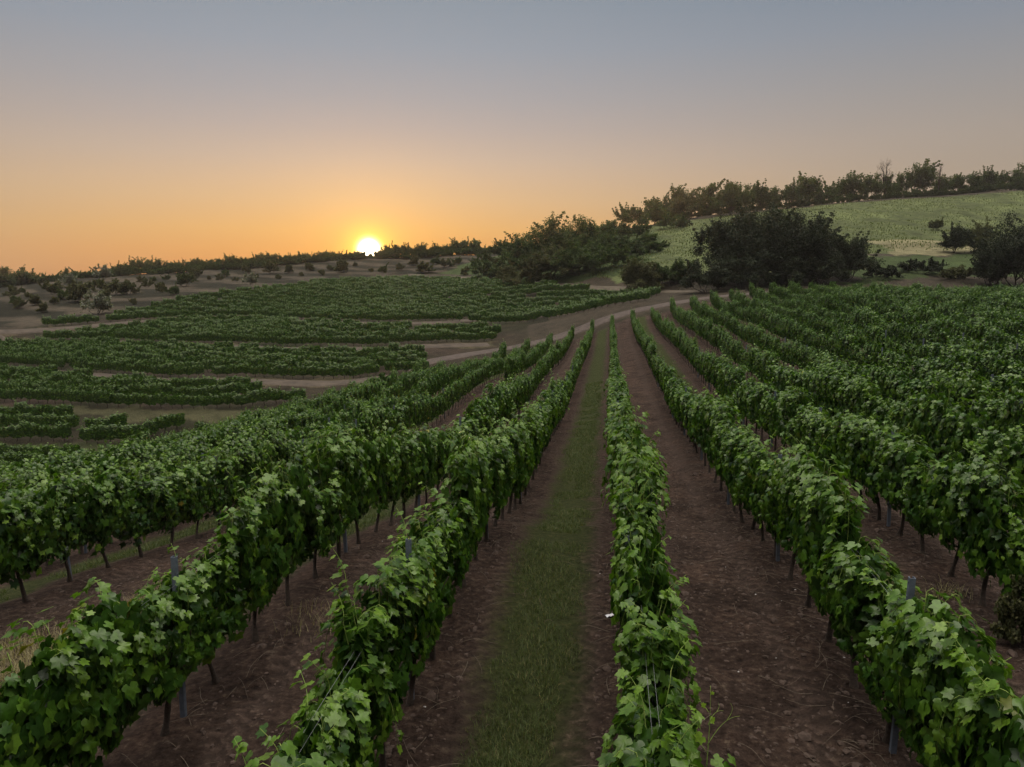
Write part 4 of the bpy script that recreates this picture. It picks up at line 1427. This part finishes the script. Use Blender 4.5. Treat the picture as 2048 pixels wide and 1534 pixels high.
def lumps(n, size, mats, flat, name, lanes=(-4, -2, -1, 0, 0, 1, 2), seed=1):
    r = np.random.default_rng(seed)
    t = (1 + 5 ** .5) / 2
    iv = unit(np.array([(-1, t, 0), (1, t, 0), (-1, -t, 0), (1, -t, 0), (0, -1, t), (0, 1, t), (0, -1, -t), (0, 1, -t), (t, 0, -1), (t, 0, 1), (-t, 0, -1), (-t, 0, 1)], float))
    fa = np.array([(0, 11, 5), (0, 5, 1), (0, 1, 7), (0, 7, 10), (0, 10, 11), (1, 5, 9), (5, 11, 4), (11, 10, 2), (10, 7, 6), (7, 1, 8), (3, 9, 4), (3, 4, 2), (3, 2, 6), (3, 6, 8), (3, 8, 9), (4, 9, 5), (2, 4, 11), (6, 2, 10), (8, 6, 7), (9, 8, 1)])
    lane_ = r.choice(lanes, n)
    f_ = r.random(n)
    f_ = np.where((lane_ % 2 == 1) & (np.abs(f_ - 0.5) < 0.3), np.where(f_ < 0.5, f_ - 0.3, f_ + 0.3), f_)
    u = U0 + S_ROW * (lane_ + f_)
    v = 3.5 + 30 * r.random(n) ** 1.7
    X, Y = u * NROW[0] + v * DROW[0], u * NROW[1] + v * DROW[1]
    c = np.stack([X, Y, gz(X, Y)], 1)
    sz = size * r.lognormal(0, 0.5, n)
    v_ = iv[None] * (1 + r.normal(0, 0.16, (n, 12, 1))) * np.stack([r.uniform(.7, 1.4, n), r.uniform(.7, 1.4, n), flat * r.uniform(.6, 1.2, n)], 1)[:, None, :] * sz[:, None, None] + c[:, None, :]
    f = fa[None] + (np.arange(n) * 12)[:, None, None]
    return mesh_from(name, v_.reshape(-1, 3), [f.reshape(-1, 3)], mats, None, False)


M_STONE = noisy_material('pale_stone', (0.22, 0.20, 0.20), (0.42, 0.39, 0.38), 30, 0.8, 0.2)
M_CLOD = noisy_material('soil_clod', (0.036, 0.023, 0.018), (0.082, 0.055, 0.044), 18, 0.95, 0.6)
tag(add('stones', lumps(260, 0.009, [M_STONE], 0.6, 'stones', seed=4)), 'small pale stones scattered over the bare soil', 'stones', kind='stuff')
tag(add('soil_clods', lumps(16000, 0.017, [M_CLOD], 0.7, 'soil_clods', seed=5)), 'small crumbly clods of brown soil on the lanes', 'soil', kind='stuff')

hw = hit(2032, 1290)
plant_tree('weed_plant', SCRUB[1], hw[0], hw[1], 'tall grey-green weed growing on soil beside the second row across the soil lane', 'weed', None, 1.0, (0.22, 0.22, 0.42))

# a bit of crumpled paper beside the middle row
mbp = MB()
g_ = gr.normal(0, 0.012, (5, 5))
xs, ys = np.meshgrid(np.linspace(-.06, .06, 5), np.linspace(-.04, .04, 5), indexing='ij')
pv = np.stack([xs.ravel(), ys.ravel(), np.abs(g_.ravel()) + 0.02], 1)
fi = np.array([[i * 5 + j, i * 5 + j + 1, i * 5 + j + 6, i * 5 + j + 5] for i in range(4) for j in range(4)])
mbp.put(pv, [fi])
M_PAPER = noisy_material('white_paper', (0.6, 0.6, 0.66), (0.75, 0.75, 0.8), 10, 0.7, 0.1)
hp = hit(1219, 1240)
paper = add('paper_scrap', mbp.mesh('paper_scrap', [M_PAPER], False), None, (hp[0], hp[1], gz1(hp[0], hp[1])), (0, 0, 0.4))
sol = paper.modifiers.new('thickness', 'SOLIDIFY')
sol.thickness = 0.003
tag(paper, 'small crumpled white paper scrap on soil beside the middle vine row', 'litter')

# young upright shoot with tendrils on one vine of the middle row
mbs = MB()
zz = np.linspace(0, 0.95, 9)
stem = np.stack([0.02 * np.sin(zz * 3), 0.015 * np.sin(zz * 4), zz], 1)
mbs.tube(stem, np.linspace(0.0065, 0.0022, 9), 6, 0)
for z0, sx, L in ((0.30, 1, 0.42), (0.22, -1, 0.34), (0.52, 1, 0.2), (0.66, -1, 0.14)):
    b = np.linspace(0, 1, 9)
    base_ = np.array([0, 0, z0])
    d1 = base_ + np.stack([sx * L * 0.75 * b, 0.05 * np.sin(b * 3), L * (b - 0.25 * b ** 3)], 1)
    mbs.tube(d1, np.linspace(0.004, 0.0014, 9), 5, 0)
    m_ = d1[5]
    d2 = m_ + np.stack([sx * (0.10 * np.sin(b * 2.4)) * L * 1.4, 0.02 * b, L * 0.5 * (b - 0.15 * b ** 2)], 1)
    mbs.tube(d2, np.linspace(0.003, 0.0012, 9), 5, 0)
lp = np.array([[.10, .02, .12], [-.13, .03, .2], [.2, -.03, .05], [-.08, -.05, .42], [.05, .04, .55], [-.04, .02, .72], [.03, 0, .86], [-.18, .0, .02], [.26, .04, .12]])
put_leaves(mbs, 0, lp, np.array([[.6, -.3, -.5], [-.7, -.3, -.2], [.9, -.2, -.5], [-.6, -.4, -.1], [.5, -.4, .1], [-.4, -.3, .3], [.2, -.2, .7], [-.8, -.4, -.6], [.9, -.1, -.6]], float),
           np.array([[.2, -.6, .8], [-.2, -.6, .8], [.5, -.5, .7], [-.3, -.8, .5], [.2, -.8, .4], [0, -.9, .3], [0, -.9, .2], [-.4, -.5, .7], [.5, -.2, .7]], float),
           np.array([.1, .10, .12, .075, .05, .04, .025, .11, .10]), np.array([.3, .5, .1, .8, 1, 1, 1, .2, .3]), 1, gr)
sv = add('young_shoot', mbs.mesh('young_shoot', [M_SHOOT, M_LEAF]), shoot_vine)
from mathutils import Matrix
sv.matrix_basis = shoot_vine.matrix_basis.inverted() @ Matrix.Translation(tuple(pt(1412, 1545, 4.5))) @ Matrix.Scale(0.66, 4)
sv['label'] = 'tall pale green young shoot with curling tendrils'

# ------------------------------------------------------------------ evening haze over the whole valley
mb = MB()
mb.box((0, 0, 20), (1100, 1100, 110))
mh = bpy.data.materials.new('haze')
mh.use_nodes = True
mh.node_tree.nodes.remove(mh.node_tree.nodes['Principled BSDF'])
pv_ = node(mh.node_tree, 'ShaderNodeVolumePrincipled', {'Color': (0.92, 0.86, 0.84, 1.0), 'Density': HAZE_DENSITY, 'Anisotropy': 0.55})
mh.node_tree.links.new(pv_.outputs[0], mh.node_tree.nodes['Material Output'].inputs['Volume'])
tag(add('haze', mb.mesh('haze', [mh], False)), 'thin evening haze over the valley', 'haze', kind='stuff')
